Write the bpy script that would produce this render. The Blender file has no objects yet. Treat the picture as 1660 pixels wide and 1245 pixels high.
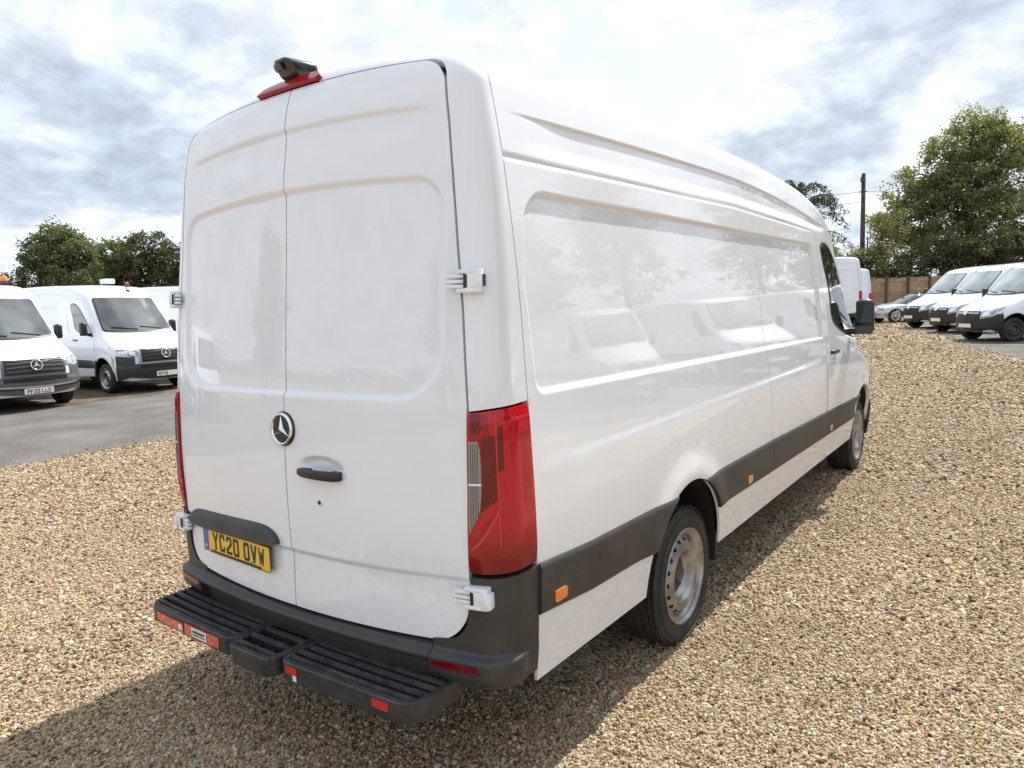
import bpy, bmesh, math, random
import numpy as np
from mathutils import Vector, Matrix

R = math.radians
rng = np.random.default_rng(7)
random.seed(7)
scene = bpy.context.scene
COL = scene.collection

# ------------------------------------------------------------------ camera
cam_d = bpy.data.cameras.new('camera')
cam = bpy.data.objects.new('camera', cam_d)
COL.objects.link(cam)
cam_d.sensor_width = 36.0
cam_d.lens = 36.0 * 1186.09 / 1660.0
cam_d.clip_start = 0.05
cam_d.clip_end = 3000
CP = np.array([2.3996, -1.8224, 1.7602])
yaw, pitch, roll = -0.6282, -0.1075, -0.0369
_f = np.array([math.sin(yaw) * math.cos(pitch), math.cos(yaw) * math.cos(pitch), math.sin(pitch)])
_r0 = np.array([math.cos(yaw), -math.sin(yaw), 0.0])
_u0 = np.cross(_r0, _f)
_r = _r0 * math.cos(roll) + _u0 * math.sin(roll)
_u = -_r0 * math.sin(roll) + _u0 * math.cos(roll)
cam.matrix_world = Matrix(((_r[0], _u[0], -_f[0], CP[0]), (_r[1], _u[1], -_f[1], CP[1]), (_r[2], _u[2], -_f[2], CP[2]), (0, 0, 0, 1)))
scene.camera = cam

# ------------------------------------------------------------------ light
SUN_DIR = Vector((0.09, 0.80, 1.0)).normalized()      # towards the sun
SUN_EL = math.asin(SUN_DIR.z)
SUN_AZ = math.atan2(SUN_DIR.x, SUN_DIR.y)
sun_d = bpy.data.lights.new('sun', 'SUN')
sun_d.energy = 4.2
sun_d.angle = R(0.6)
sun_d.color = (1.0, 0.965, 0.90)
sun = bpy.data.objects.new('sun', sun_d)
sun.rotation_euler = SUN_DIR.to_track_quat('Z', 'Y').to_euler()
sun.location = (0, 0, 30)
COL.objects.link(sun)

scene.view_settings.view_transform = 'Standard'
scene.view_settings.look = 'None'
scene.view_settings.gamma = 1
scene.view_settings.use_curve_mapping = False
scene.view_settings.exposure = 0.77
scene.render.engine = 'CYCLES'
scene.cycles.use_denoising = True
scene.cycles.max_bounces = 8
scene.cycles.transparent_max_bounces = 8
scene.cycles.sample_clamp_indirect = 6

world = bpy.data.worlds.new('World')
scene.world = world
world.use_nodes = True


def build_world():
    nt = world.node_tree
    nt.nodes.clear()
    N = nt.nodes.new
    L = nt.links.new

    def math_(op, a, b=None, clamp=False):
        n = N('ShaderNodeMath'); n.operation = op; n.use_clamp = clamp
        for i, v in enumerate((a, b)):
            if v is None: continue
            if isinstance(v, (int, float)): n.inputs[i].default_value = v
            else: L(v, n.inputs[i])
        return n.outputs[0]

    def vmath(op, a, b=None):
        n = N('ShaderNodeVectorMath'); n.operation = op
        for i, v in enumerate((a, b)):
            if v is None: continue
            if isinstance(v, tuple): n.inputs[i].default_value = v
            else: L(v, n.inputs[i])
        return n

    def mapr(v, a, b, c=0.0, d=1.0, smooth=True):
        n = N('ShaderNodeMapRange'); n.interpolation_type = 'SMOOTHSTEP' if smooth else 'LINEAR'
        L(v, n.inputs[0])
        for i, x in zip((1, 2, 3, 4), (a, b, c, d)): n.inputs[i].default_value = x
        return n.outputs[0]

    def noise(vec, scale, detail, rough, dist=0.0):
        n = N('ShaderNodeTexNoise'); n.noise_dimensions = '2D'; n.inputs['Scale'].default_value = scale
        n.inputs['Detail'].default_value = detail; n.inputs['Roughness'].default_value = rough
        n.inputs['Distortion'].default_value = dist
        L(vec, n.inputs['Vector'])
        return n.outputs['Fac']

    def mix(f, a, b):
        n = N('ShaderNodeMix'); n.data_type = 'RGBA'
        if isinstance(f, (int, float)): n.inputs[0].default_value = f
        else: L(f, n.inputs[0])
        for i, v in ((6, a), (7, b)):
            if isinstance(v, tuple): n.inputs[i].default_value = v
            else: L(v, n.inputs[i])
        return n.outputs[2]

    sky = N('ShaderNodeTexSky'); sky.sky_type = 'NISHITA'; sky.sun_disc = False
    sky.sun_elevation = SUN_EL; sky.sun_rotation = SUN_AZ
    sky.air_density = 1.0; sky.dust_density = 1.5; sky.ozone_density = 1.0
    tc = N('ShaderNodeTexCoord')
    d = vmath('NORMALIZE', tc.outputs['Generated']).outputs[0]
    sep = N('ShaderNodeSeparateXYZ'); L(d, sep.inputs[0])
    zz = math_('MAXIMUM', sep.outputs['Z'], 0.0)
    den = math_('ADD', zz, 0.30)
    comb = N('ShaderNodeCombineXYZ')
    L(math_('DIVIDE', sep.outputs['X'], den), comb.inputs[0])
    L(math_('DIVIDE', sep.outputs['Y'], den), comb.inputs[1])
    L(math_('MULTIPLY', zz, 0.8), comb.inputs[2])
    p = comb.outputs[0]
    def density(pv):
        warp = N('ShaderNodeTexNoise'); warp.noise_dimensions = '2D'; warp.inputs['Scale'].default_value = 2.4; warp.inputs['Detail'].default_value = 3
        L(pv, warp.inputs['Vector'])
        wv = vmath('SCALE', vmath('SUBTRACT', warp.outputs['Color'], (0.5, 0.5, 0.5)).outputs[0]); wv.inputs['Scale'].default_value = 0.16
        pw = vmath('ADD', pv, wv.outputs[0]).outputs[0]
        a = noise(pw, 2.6, 7, 0.60)
        b = noise(vmath('ADD', pw, (4.7, 9.2, 3.0)).outputs[0], 6.5, 6, 0.62)
        puffs = None
        for sc_, am in ((4.0, 0.55), (9.0, 0.32), (20.0, 0.15)):
            vo = N('ShaderNodeTexVoronoi'); vo.voronoi_dimensions = '2D'; vo.feature = 'SMOOTH_F1'; vo.inputs['Scale'].default_value = sc_; vo.inputs['Smoothness'].default_value = 0.35
            L(pw, vo.inputs['Vector'])
            t = math_('MULTIPLY', math_('SUBTRACT', 0.38, vo.outputs['Distance']), am)
            puffs = t if puffs is None else math_('ADD', puffs, t)
        dn = math_('ADD', math_('MULTIPLY', math_('SUBTRACT', a, 0.5), 1.25), math_('MULTIPLY', math_('SUBTRACT', b, 0.5), 0.40))
        return math_('ADD', dn, puffs), warp, pw
    dn0, warp, pw = density(p)
    toward = (SUN_DIR.x * 0.10, SUN_DIR.y * 0.10, 0.05)
    dn1, _w, _p = density(vmath('ADD', p, toward).outputs[0])
    fine = noise(vmath('ADD', pw, (1.7, 9.2, 3.0)).outputs[0], 7.5, 6, 0.62)
    bank = None
    for (v, rad, w) in SKY_BANKS:
        nv = Vector(v).normalized()
        # wobble the direction so that a bank's outline is ragged
        dv = vmath('SCALE', vmath('SUBTRACT', warp.outputs['Color'], (0.5, 0.5, 0.5)).outputs[0]); dv.inputs['Scale'].default_value = 0.16
        dist = vmath('DISTANCE', vmath('ADD', d, dv.outputs[0]).outputs[0], tuple(nv)).outputs['Value']
        b = mapr(dist, rad * 0.35, rad * 1.15, w, 0.0)
        bank = b if bank is None else math_('ADD', bank, b)
    clear = None
    for (v, rad, w) in SKY_CLEAR:
        dv = vmath('SCALE', vmath('SUBTRACT', warp.outputs['Color'], (0.5, 0.5, 0.5)).outputs[0]); dv.inputs['Scale'].default_value = 0.25
        dist = vmath('DISTANCE', vmath('ADD', d, dv.outputs[0]).outputs[0], tuple(Vector(v).normalized())).outputs['Value']
        b = mapr(dist, 0.0, rad, w, 0.0)
        clear = b if clear is None else math_('ADD', clear, b)
    # cover: how much cloud hides the blue; core: how much cloud stands between here and the sun
    t0 = math_('ADD', dn0, bank); t1 = math_('ADD', dn1, bank)
    cover = mapr(math_('SUBTRACT', math_('ADD', t0, math_('MULTIPLY', bank, 0.3)), clear), SKY_COVER[0], SKY_COVER[1])
    core = math_('ADD', mapr(t1, -0.40, 0.62, 0.0, 0.66), mapr(t0, -0.30, 0.72, 0.0, 0.34))
    sd = vmath('DOT_PRODUCT', d, tuple(SUN_DIR)).outputs['Value']
    glow = math_('POWER', math_('MAXIMUM', sd, 0.0), 6.0)
    white = mix(glow, SKY_WHITE, SKY_WHITE_SUN)
    thin = mapr(fine, 0.30, 0.72, 0.80, 1.12)
    wm = vmath('SCALE', white); L(thin, wm.inputs['Scale'])
    lowdark = mapr(fine, 0.3, 0.7, 0.86, 1.14)
    gm = vmath('SCALE', mix(glow, SKY_GREY, SKY_GREY_SUN)); L(lowdark, gm.inputs['Scale'])
    cloud = mix(core, wm.outputs[0], gm.outputs[0])
    blue = vmath('SCALE', sky.outputs[0]); blue.inputs['Scale'].default_value = 0.9
    haze = mapr(sep.outputs['Z'], 0.0, 0.55, 0.75, 0.55)
    bl = mix(haze, blue.outputs[0], SKY_WHITE)
    col = mix(cover, bl, cloud)
    bg = N('ShaderNodeBackground'); bg.inputs['Strength'].default_value = 0.10
    L(col, bg.inputs['Color'])
    out = N('ShaderNodeOutputWorld'); L(bg.outputs[0], out.inputs['Surface'])


SKY_WHITE = (6.5, 6.95, 7.65, 1)
SKY_WHITE_SUN = (8.0, 8.3, 8.7, 1)
SKY_GREY = (3.5, 4.05, 4.9, 1)
SKY_GREY_SUN = (4.4, 4.85, 5.6, 1)
SKY_COVER = (-0.60, -0.25)
SKY_BANKS = [((-0.90, 0.37, 0.205), 0.12, 0.42), ((-0.84, 0.49, 0.200), 0.12, 0.52), ((-0.93, 0.2, 0.25), 0.2, 0.2), ((-0.72, 0.65, 0.17), 0.12, 0.2), ((-0.86, 0.36, 0.36), 0.12, -0.12),
             ((-0.127, 0.955, 0.275), 0.10, 0.42), ((-0.25, 0.95, 0.185), 0.12, 0.50), ((0.05, 0.95, 0.27), 0.16, 0.18), ((0.35, 0.88, 0.32), 0.3, 0.3),
             ((0.75, 0.55, 0.38), 0.45, 0.45), ((0.9, -0.1, 0.4), 0.45, 0.35),  # unseen grey banks off to the right, added to dim the flank
             ((-0.37, 0.883, 0.29), 0.18, -0.30), ((-0.84, 0.444, 0.31), 0.10, -0.25), ((-0.62, 0.72, 0.28), 0.22, -0.25), ((-0.10, 0.97, 0.20), 0.07, -0.35), ((-0.91, 0.39, 0.12), 0.08, -0.15)]
SKY_CLEAR = [((-0.495, 0.80, 0.34), 0.12, 0.30), ((-0.585, 0.73, 0.37), 0.10, 0.22), ((-0.87, 0.42, 0.28), 0.08, 0.12), ((0.3, -0.5, 0.8), 0.5, 0.3)]
build_world()

# ------------------------------------------------------------------ helpers
MATS = {}


def principled(name, base, rough=0.5, metal=0.0, spec=0.5, coat=0.0, coat_rough=0.03, trans=0.0, emis=None, ior=1.5):
    m = bpy.data.materials.new(name); m.use_nodes = True
    b = m.node_tree.nodes['Principled BSDF']
    b.inputs['Base Color'].default_value = (*base, 1)
    b.inputs['Roughness'].default_value = rough
    b.inputs['Metallic'].default_value = metal
    b.inputs['Specular IOR Level'].default_value = spec
    b.inputs['Coat Weight'].default_value = coat
    b.inputs['Coat Roughness'].default_value = coat_rough
    b.inputs['Transmission Weight'].default_value = trans
    b.inputs['IOR'].default_value = ior
    MATS[name] = m
    return m


def nodes(m):
    nt = m.node_tree
    return nt, nt.nodes.new, nt.links.new, nt.nodes['Principled BSDF']


def add_noise_color(m, c1, c2, scale, detail=4, coord='Object', lo=0.35, hi=0.65, rough=None, bump=0.0, bump_scale=None):
    nt, N, L, b = nodes(m)
    tc = N('ShaderNodeTexCoord')
    n = N('ShaderNodeTexNoise'); n.inputs['Scale'].default_value = scale; n.inputs['Detail'].default_value = detail
    L(tc.outputs[coord], n.inputs['Vector'])
    cr = N('ShaderNodeValToRGB'); cr.color_ramp.elements[0].position = lo; cr.color_ramp.elements[1].position = hi
    cr.color_ramp.elements[0].color = (*c1, 1); cr.color_ramp.elements[1].color = (*c2, 1)
    L(n.outputs['Fac'], cr.inputs[0]); L(cr.outputs[0], b.inputs['Base Color'])
    if rough:
        mr = N('ShaderNodeMapRange'); mr.inputs[3].default_value = rough[0]; mr.inputs[4].default_value = rough[1]
        L(n.outputs['Fac'], mr.inputs[0]); L(mr.outputs[0], b.inputs['Roughness'])
    if bump:
        n2 = N('ShaderNodeTexNoise'); n2.inputs['Scale'].default_value = bump_scale or scale * 6; n2.inputs['Detail'].default_value = 5
        L(tc.outputs[coord], n2.inputs['Vector'])
        bp = N('ShaderNodeBump'); bp.inputs['Strength'].default_value = bump; bp.inputs['Distance'].default_value = 0.002
        L(n2.outputs['Fac'], bp.inputs['Height']); L(bp.outputs[0], b.inputs['Normal'])
    return m


def link(o, parent=None):
    COL.objects.link(o)
    if parent is not None: o.parent = parent
    return o


def thing(name, label, cat, loc=(0, 0, 0), rz=0.0, group=None, scale=None):
    o = bpy.data.objects.new(name, None); o.empty_display_size = 0.3
    o.location = loc; o.rotation_euler = (0, 0, rz)
    if scale: o.scale = scale
    o['label'] = label; o['category'] = cat
    if group: o['group'] = group
    COL.objects.link(o)
    return o


def tag(o, label=None, cat=None, group=None, kind=None):
    for k, v in (('label', label), ('category', cat), ('group', group), ('kind', kind)):
        if v: o[k] = v
    return o


def mesh_np(name, V, F, mat, parent=None, smooth=True, fmat=None):
    """V (n,3), F (m,4) or (m,3) or list of such."""
    V = np.ascontiguousarray(V, dtype=np.float32)
    Fs = F if isinstance(F, list) else [F]
    Fs = [np.asarray(f, dtype=np.int32) for f in Fs if len(f)]
    me = bpy.data.meshes.new(name)
    me.vertices.add(len(V)); me.vertices.foreach_set('co', V.ravel())
    tot = np.concatenate([np.full(len(f), f.shape[1], np.int32) for f in Fs])
    idx = np.concatenate([f.ravel() for f in Fs])
    me.loops.add(len(idx)); me.loops.foreach_set('vertex_index', idx)
    me.polygons.add(len(tot))
    me.polygons.foreach_set('loop_start', np.concatenate([[0], np.cumsum(tot)[:-1]]).astype(np.int32))
    me.polygons.foreach_set('loop_total', tot)
    me.polygons.foreach_set('use_smooth', np.full(len(tot), smooth, dtype=bool))
    mats = mat if isinstance(mat, (list, tuple)) else [mat]
    for m in mats: me.materials.append(m)
    if fmat is not None: me.polygons.foreach_set('material_index', np.asarray(fmat, np.int32))
    me.update(calc_edges=True); me.validate()
    return link(bpy.data.objects.new(name, me), parent)


class MB:
    """collects simple solids into one mesh"""
    def __init__(s): s.v = []; s.f3 = []; s.f4 = []; s.n = 0

    def add(s, V, F):
        V = np.asarray(V, float); F = np.asarray(F, int)
        s.v.append(V)
        (s.f3 if F.shape[1] == 3 else s.f4).append(F + s.n); s.n += len(V)

    def box(s, c, size, M=None, bev=0.0):
        hx, hy, hz = [x / 2 for x in size]
        if bev <= 0:
            V = np.array([[x, y, z] for x in (-hx, hx) for y in (-hy, hy) for z in (-hz, hz)])
            F = [[0, 1, 3, 2], [4, 6, 7, 5], [0, 4, 5, 1], [2, 3, 7, 6], [0, 2, 6, 4], [1, 5, 7, 3]]
            V = V
        else:
            b = min(bev, hx * .9, hy * .9, hz * .9)
            V = []; F = []
            bm = bmesh.new(); bmesh.ops.create_cube(bm, size=1.0)
            bmesh.ops.scale(bm, vec=size, verts=bm.verts)
            bmesh.ops.bevel(bm, geom=bm.edges[:], offset=b, segments=2, profile=0.5, affect='EDGES')
            bmesh.ops.triangulate(bm, faces=bm.faces[:])
            bm.verts.index_update()
            V = np.array([v.co[:] for v in bm.verts]); F = [[v.index for v in f.verts] for f in bm.faces]; bm.free()
        V = np.asarray(V)
        if M is not None: V = V @ np.asarray(M).T
        s.add(V + np.asarray(c), F); return s

    def tube(s, pts, rads, n=8, caps=True):
        pts = np.asarray(pts, float); rads = np.broadcast_to(np.asarray(rads, float), (len(pts),))
        t = np.gradient(pts, axis=0); t /= np.linalg.norm(t, axis=1, keepdims=True) + 1e-12
        up = np.array([0, 0, 1.0])
        if abs(t[0] @ up) > .9: up = np.array([1.0, 0, 0])
        rings = []
        a = np.linspace(0, 2 * np.pi, n, endpoint=False)
        for P, T, r in zip(pts, t, rads):
            x = np.cross(up, T); x /= np.linalg.norm(x) + 1e-12; y = np.cross(T, x)
            rings.append(P + r * (np.cos(a)[:, None] * x + np.sin(a)[:, None] * y))
        V = np.concatenate(rings); F = []
        for i in range(len(pts) - 1):
            for k in range(n):
                F.append([i * n + k, i * n + (k + 1) % n, (i + 1) * n + (k + 1) % n, (i + 1) * n + k])
        base = s.n
        s.add(V, F)
        if caps:
            for ring, flip in ((0, True), (len(pts) - 1, False)):
                c = len(V) if False else None
                Vc = np.concatenate([rings[ring], pts[ring][None]])
                Fc = [[k, (k + 1) % n, n] if not flip else [(k + 1) % n, k, n] for k in range(n)]
                s.add(Vc, Fc)
        return s

    def lathe(s, prof, axis_c=(0, 0, 0), n=48, M=None, closed=False):
        """prof: (r, a) pairs, revolved around local x axis (a along x)"""
        prof = np.asarray(prof, float); a = np.linspace(0, 2 * np.pi, n, endpoint=False)
        V = np.stack([np.repeat(prof[:, 1], n), (prof[:, 0:1] * np.cos(a)).ravel(), (prof[:, 0:1] * np.sin(a)).ravel()], -1)
        m = len(prof); F = []
        for i in range(m if closed else m - 1):
            j = (i + 1) % m
            for k in range(n):
                F.append([i * n + k, i * n + (k + 1) % n, j * n + (k + 1) % n, j * n + k])
        if M is not None: V = V @ np.asarray(M).T
        s.add(V + np.asarray(axis_c), F); return s

    def prism(s, poly, z0, z1, M=None, c=(0, 0, 0)):
        """poly in local (x, y), extruded along local z; convex or mildly concave fan"""
        poly = np.asarray(poly, float); n = len(poly)
        cen = poly.mean(0)
        V = np.concatenate([np.c_[poly, np.full(n, z0)], np.c_[poly, np.full(n, z1)], [[*cen, z0]], [[*cen, z1]]])
        if M is not None: V = V @ np.asarray(M).T
        V = V + np.asarray(c)
        s.add(V, [[k, (k + 1) % n, n + (k + 1) % n, n + k] for k in range(n)])
        s.add(V, [[(k + 1) % n, k, 2 * n] for k in range(n)] + [[n + k, n + (k + 1) % n, 2 * n + 1] for k in range(n)])
        return s

    def build(s, name, mat, parent=None, smooth=False, autosmooth=None):
        V = np.concatenate(s.v); Fs = []
        if s.f3: Fs.append(np.concatenate(s.f3))
        if s.f4: Fs.append(np.concatenate(s.f4))
        o = mesh_np(name, V, Fs, mat, parent, smooth)
        bm = bmesh.new(); bm.from_mesh(o.data)
        bmesh.ops.remove_doubles(bm, verts=bm.verts[:], dist=1e-6)
        bmesh.ops.recalc_face_normals(bm, faces=bm.faces[:])
        bm.to_mesh(o.data); bm.free()
        if autosmooth is not None:
            o.data.polygons.foreach_set('use_smooth', np.ones(len(o.data.polygons), dtype=bool))
            o.data.set_sharp_from_angle(angle=R(autosmooth))
        return o


def copy_tree(o, parent=None):
    c = o.copy(); COL.objects.link(c)
    if parent is not None:
        c.parent = parent
    for ch in list(o.children):
        copy_tree(ch, c)
    return c


# ------------------------------------------------------------------ materials
def ramp(N, stops, const=False):
    cr = N('ShaderNodeValToRGB'); e = cr.color_ramp.elements
    while len(e) < len(stops): e.new(0.5)
    for el, (p, c) in zip(e, stops): el.position = p; el.color = (*c, 1)
    if const: cr.color_ramp.interpolation = 'CONSTANT'
    return cr


M_paint = principled('white_paint', (0.75, 0.76, 0.78), 0.5, spec=0.15, coat=1.0, coat_rough=0.012)
M_paint.node_tree.nodes['Principled BSDF'].inputs['Coat IOR'].default_value = 1.65
def paint_dirt_reflection(m):
    nt, N, L, b = nodes(m)
    tc = N('ShaderNodeTexCoord'); n = N('ShaderNodeTexNoise'); n.inputs['Scale'].default_value = 2.5; n.inputs['Detail'].default_value = 6
    L(tc.outputs['Object'], n.inputs['Vector'])
    cr = ramp(N, [(0.3, (0.735, 0.770, 0.818)), (0.7, (0.755, 0.790, 0.838))]); L(n.outputs['Fac'], cr.inputs[0])
    # road film and painted speckle of mirrored gravel, both thicker towards the sills
    sp_ = N('ShaderNodeSeparateXYZ'); L(tc.outputs['Object'], sp_.inputs[0])
    hm = N('ShaderNodeMapRange'); hm.inputs[1].default_value = 0.35; hm.inputs[2].default_value = 1.1; hm.inputs[3].default_value = 0.15; hm.inputs[4].default_value = 0.0
    L(sp_.outputs['Z'], hm.inputs[0])
    sn = N('ShaderNodeTexNoise'); sn.inputs['Scale'].default_value = 38; sn.inputs['Detail'].default_value = 5; sn.inputs['Roughness'].default_value = 0.7
    L(tc.outputs['Object'], sn.inputs['Vector'])
    sm = N('ShaderNodeMapRange'); sm.inputs[1].default_value = 0.40; sm.inputs[2].default_value = 0.72; L(sn.outputs['Fac'], sm.inputs[0])
    mu = N('ShaderNodeMath'); mu.operation = 'MULTIPLY'; L(hm.outputs[0], mu.inputs[0]); L(sm.outputs[0], mu.inputs[1])
    mx = N('ShaderNodeMix'); mx.data_type = 'RGBA'; L(mu.outputs[0], mx.inputs[0]); L(cr.outputs[0], mx.inputs[6]); mx.inputs[7].default_value = (0.36, 0.31, 0.25, 1)
    L(mx.outputs[2], b.inputs['Base Color'])
    n2 = N('ShaderNodeTexNoise'); n2.inputs['Scale'].default_value = 3.2; n2.inputs['Detail'].default_value = 2
    L(tc.outputs['Object'], n2.inputs['Vector'])
    bp = N('ShaderNodeBump'); bp.inputs['Strength'].default_value = 0.05; bp.inputs['Distance'].default_value = 0.002
    L(n2.outputs['Fac'], bp.inputs['Height']); L(bp.outputs[0], b.inputs['Coat Normal'])
paint_dirt_reflection(M_paint)
M_plastic = add_noise_color(principled('grey_plastic', (0.035, 0.035, 0.035), 0.5), (0.029, 0.029, 0.029), (0.042, 0.041, 0.040), 6, bump=0.15, bump_scale=600)
M_black = principled('black_plastic', (0.014, 0.014, 0.015), 0.42)
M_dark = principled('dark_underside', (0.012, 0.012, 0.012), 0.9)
M_seal = principled('rubber_seal', (0.010, 0.010, 0.011), 0.7)
M_tyre = add_noise_color(principled('tyre_rubber', (0.022, 0.021, 0.020), 0.75), (0.018, 0.018, 0.018), (0.042, 0.039, 0.035), 7, bump=0.3, bump_scale=90)
M_rim = add_noise_color(principled('silver_rim', (0.5, 0.5, 0.5), 0.35, metal=0.85), (0.24, 0.23, 0.22), (0.46, 0.455, 0.45), 9, rough=(0.28, 0.5))
M_hub = add_noise_color(principled('dirty_hub', (0.10, 0.085, 0.07), 0.7, metal=0.3), (0.05, 0.042, 0.036), (0.16, 0.13, 0.11), 25)
M_chrome = principled('chrome', (0.75, 0.76, 0.77), 0.12, metal=1.0)
M_red = principled('red_lens', (0.42, 0.004, 0.014), 0.07)
def smoke_lens(m):
    # the lens is smoked darker towards its foot
    nt, N, L, b = nodes(m); tc = N('ShaderNodeTexCoord'); sp_ = N('ShaderNodeSeparateXYZ'); L(tc.outputs['Object'], sp_.inputs[0])
    n = N('ShaderNodeTexNoise'); n.inputs['Scale'].default_value = 9; n.inputs['Detail'].default_value = 2; L(tc.outputs['Object'], n.inputs['Vector'])
    ad = N('ShaderNodeMath'); ad.operation = 'MULTIPLY_ADD'; ad.inputs[1].default_value = 0.16; L(n.outputs['Fac'], ad.inputs[0]); L(sp_.outputs['Z'], ad.inputs[2])
    mr = N('ShaderNodeMapRange'); mr.inputs[1].default_value = 0.92; mr.inputs[2].default_value = 1.12; L(ad.outputs[0], mr.inputs[0])
    cr = ramp(N, [(0, (0.10, 0.003, 0.006)), (0.35, (0.22, 0.004, 0.008)), (1, (0.43, 0.005, 0.016))]); L(mr.outputs[0], cr.inputs[0]); L(cr.outputs[0], b.inputs['Base Color'])
smoke_lens(M_red)
M_red_dark = principled('dark_red_lens', (0.13, 0.003, 0.007), 0.08)
M_red_mid = principled('mid_red_lens', (0.27, 0.004, 0.010), 0.08)
M_red_bright = principled('bright_red_ridge', (0.55, 0.03, 0.035), 0.08)
M_clear = principled('clear_lens', (0.22, 0.22, 0.215), 0.12, coat=1.0)
M_cleard = principled('clear_lens_rib', (0.075, 0.075, 0.072), 0.2, coat=1.0)
M_orange = principled('orange_lens', (0.75, 0.20, 0.015), 0.15, coat=1.0)
M_reflect = principled('red_reflector', (0.55, 0.02, 0.02), 0.25, coat=1.0)
M_glass = principled('dark_glass', (0.012, 0.016, 0.016), 0.03, spec=0.9, coat=1.0)
M_screen = add_noise_color(principled('windscreen_glass', (0.05, 0.06, 0.06), 0.03, spec=0.9, coat=1.0), (0.025, 0.028, 0.030), (0.12, 0.135, 0.14), 1.3, 2)  # grey reflections painted as an uneven base tone
M_screen_skylit = add_noise_color(principled('skylit_windscreen_glass', (0.25, 0.3, 0.3), 0.03, spec=0.9, coat=1.0), (0.16, 0.20, 0.20), (0.36, 0.41, 0.41), 1.1, 2)  # sky reflection and bright interior painted into the base colour
M_yellow = principled('yellow_plate', (0.74, 0.47, 0.012), 0.3, coat=0.4)
M_whiteplate = principled('white_plate', (0.75, 0.75, 0.73), 0.3, coat=0.4)
M_ink = principled('plate_ink', (0.012, 0.012, 0.012), 0.45)
M_blue = principled('plate_blue', (0.03, 0.10, 0.42), 0.3)
M_white = principled('white_print', (0.75, 0.74, 0.72), 0.45)
M_headlamp = add_noise_color(principled('headlamp_lens', (0.4, 0.4, 0.4), 0.12, metal=0.4, coat=1.0), (0.16, 0.17, 0.18), (0.55, 0.57, 0.59), 14, 3)
M_wood = None

GRAVEL_RAMP = [(0.0, (0.073, 0.047, 0.03)), (0.1, (0.151, 0.097, 0.058)), (0.24, (0.293, 0.2, 0.117)), (0.42, (0.4, 0.292, 0.177)), (0.6, (0.497, 0.372, 0.215)), (0.74, (0.319, 0.22, 0.142)), (0.86, (0.603, 0.525, 0.406)), (1.0, (0.24, 0.205, 0.171))]


def make_gravel():
    m = principled('gravel', (0.35, 0.25, 0.16), 0.85, spec=0.25)
    nt, N, L, b = nodes(m)
    tc = N('ShaderNodeTexCoord')
    wn = N('ShaderNodeTexNoise'); wn.inputs['Scale'].default_value = 40; wn.inputs['Detail'].default_value = 2
    L(tc.outputs['Object'], wn.inputs['Vector'])
    ad = N('ShaderNodeVectorMath'); ad.operation = 'MULTIPLY_ADD'; ad.inputs[1].default_value = (0.012,) * 3
    L(wn.outputs['Color'], ad.inputs[0]); L(tc.outputs['Object'], ad.inputs[2])
    v = N('ShaderNodeTexVoronoi'); v.inputs['Scale'].default_value = 52
    L(ad.outputs[0], v.inputs['Vector'])
    sp = N('ShaderNodeSeparateColor'); L(v.outputs['Color'], sp.inputs[0])
    cr = ramp(N, GRAVEL_RAMP); L(sp.outputs[0], cr.inputs[0])
    # patches: rake marks, dust
    pn = N('ShaderNodeTexNoise'); pn.inputs['Scale'].default_value = 0.9; pn.inputs['Detail'].default_value = 6
    L(tc.outputs['Object'], pn.inputs['Vector'])
    mr = N('ShaderNodeMapRange'); mr.inputs[1].default_value = 0.3; mr.inputs[2].default_value = 0.7; mr.inputs[3].default_value = 0.78; mr.inputs[4].default_value = 1.12
    L(pn.outputs['Fac'], mr.inputs[0])
    sc = N('ShaderNodeVectorMath'); sc.operation = 'SCALE'; L(cr.outputs[0], sc.inputs[0]); L(mr.outputs[0], sc.inputs['Scale'])
    L(sc.outputs[0], b.inputs['Base Color'])
    bp = N('ShaderNodeBump'); bp.inputs['Strength'].default_value = 1.0; bp.inputs['Distance'].default_value = 0.012; bp.invert = True
    L(v.outputs['Distance'], bp.inputs['Height']); L(bp.outputs[0], b.inputs['Normal'])
    return m


def make_pebble():
    m = principled('pebble', (0.4, 0.3, 0.2), 0.8, spec=0.3)
    nt, N, L, b = nodes(m)
    at = N('ShaderNodeAttribute'); at.attribute_type = 'INSTANCER'; at.attribute_name = 'tone'
    cr = ramp(N, GRAVEL_RAMP); L(at.outputs['Fac'], cr.inputs[0])
    tc = N('ShaderNodeTexCoord'); n = N('ShaderNodeTexNoise'); n.inputs['Scale'].default_value = 1.6; n.inputs['Detail'].default_value = 4
    L(tc.outputs['Object'], n.inputs['Vector'])
    mr = N('ShaderNodeMapRange'); mr.inputs[1].default_value = 0.3; mr.inputs[2].default_value = 0.7; mr.inputs[3].default_value = 0.75; mr.inputs[4].default_value = 1.2
    L(n.outputs['Fac'], mr.inputs[0])
    sc = N('ShaderNodeVectorMath'); sc.operation = 'SCALE'; L(cr.outputs[0], sc.inputs[0]); L(mr.outputs[0], sc.inputs['Scale'])
    L(sc.outputs[0], b.inputs['Base Color'])
    return m


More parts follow.
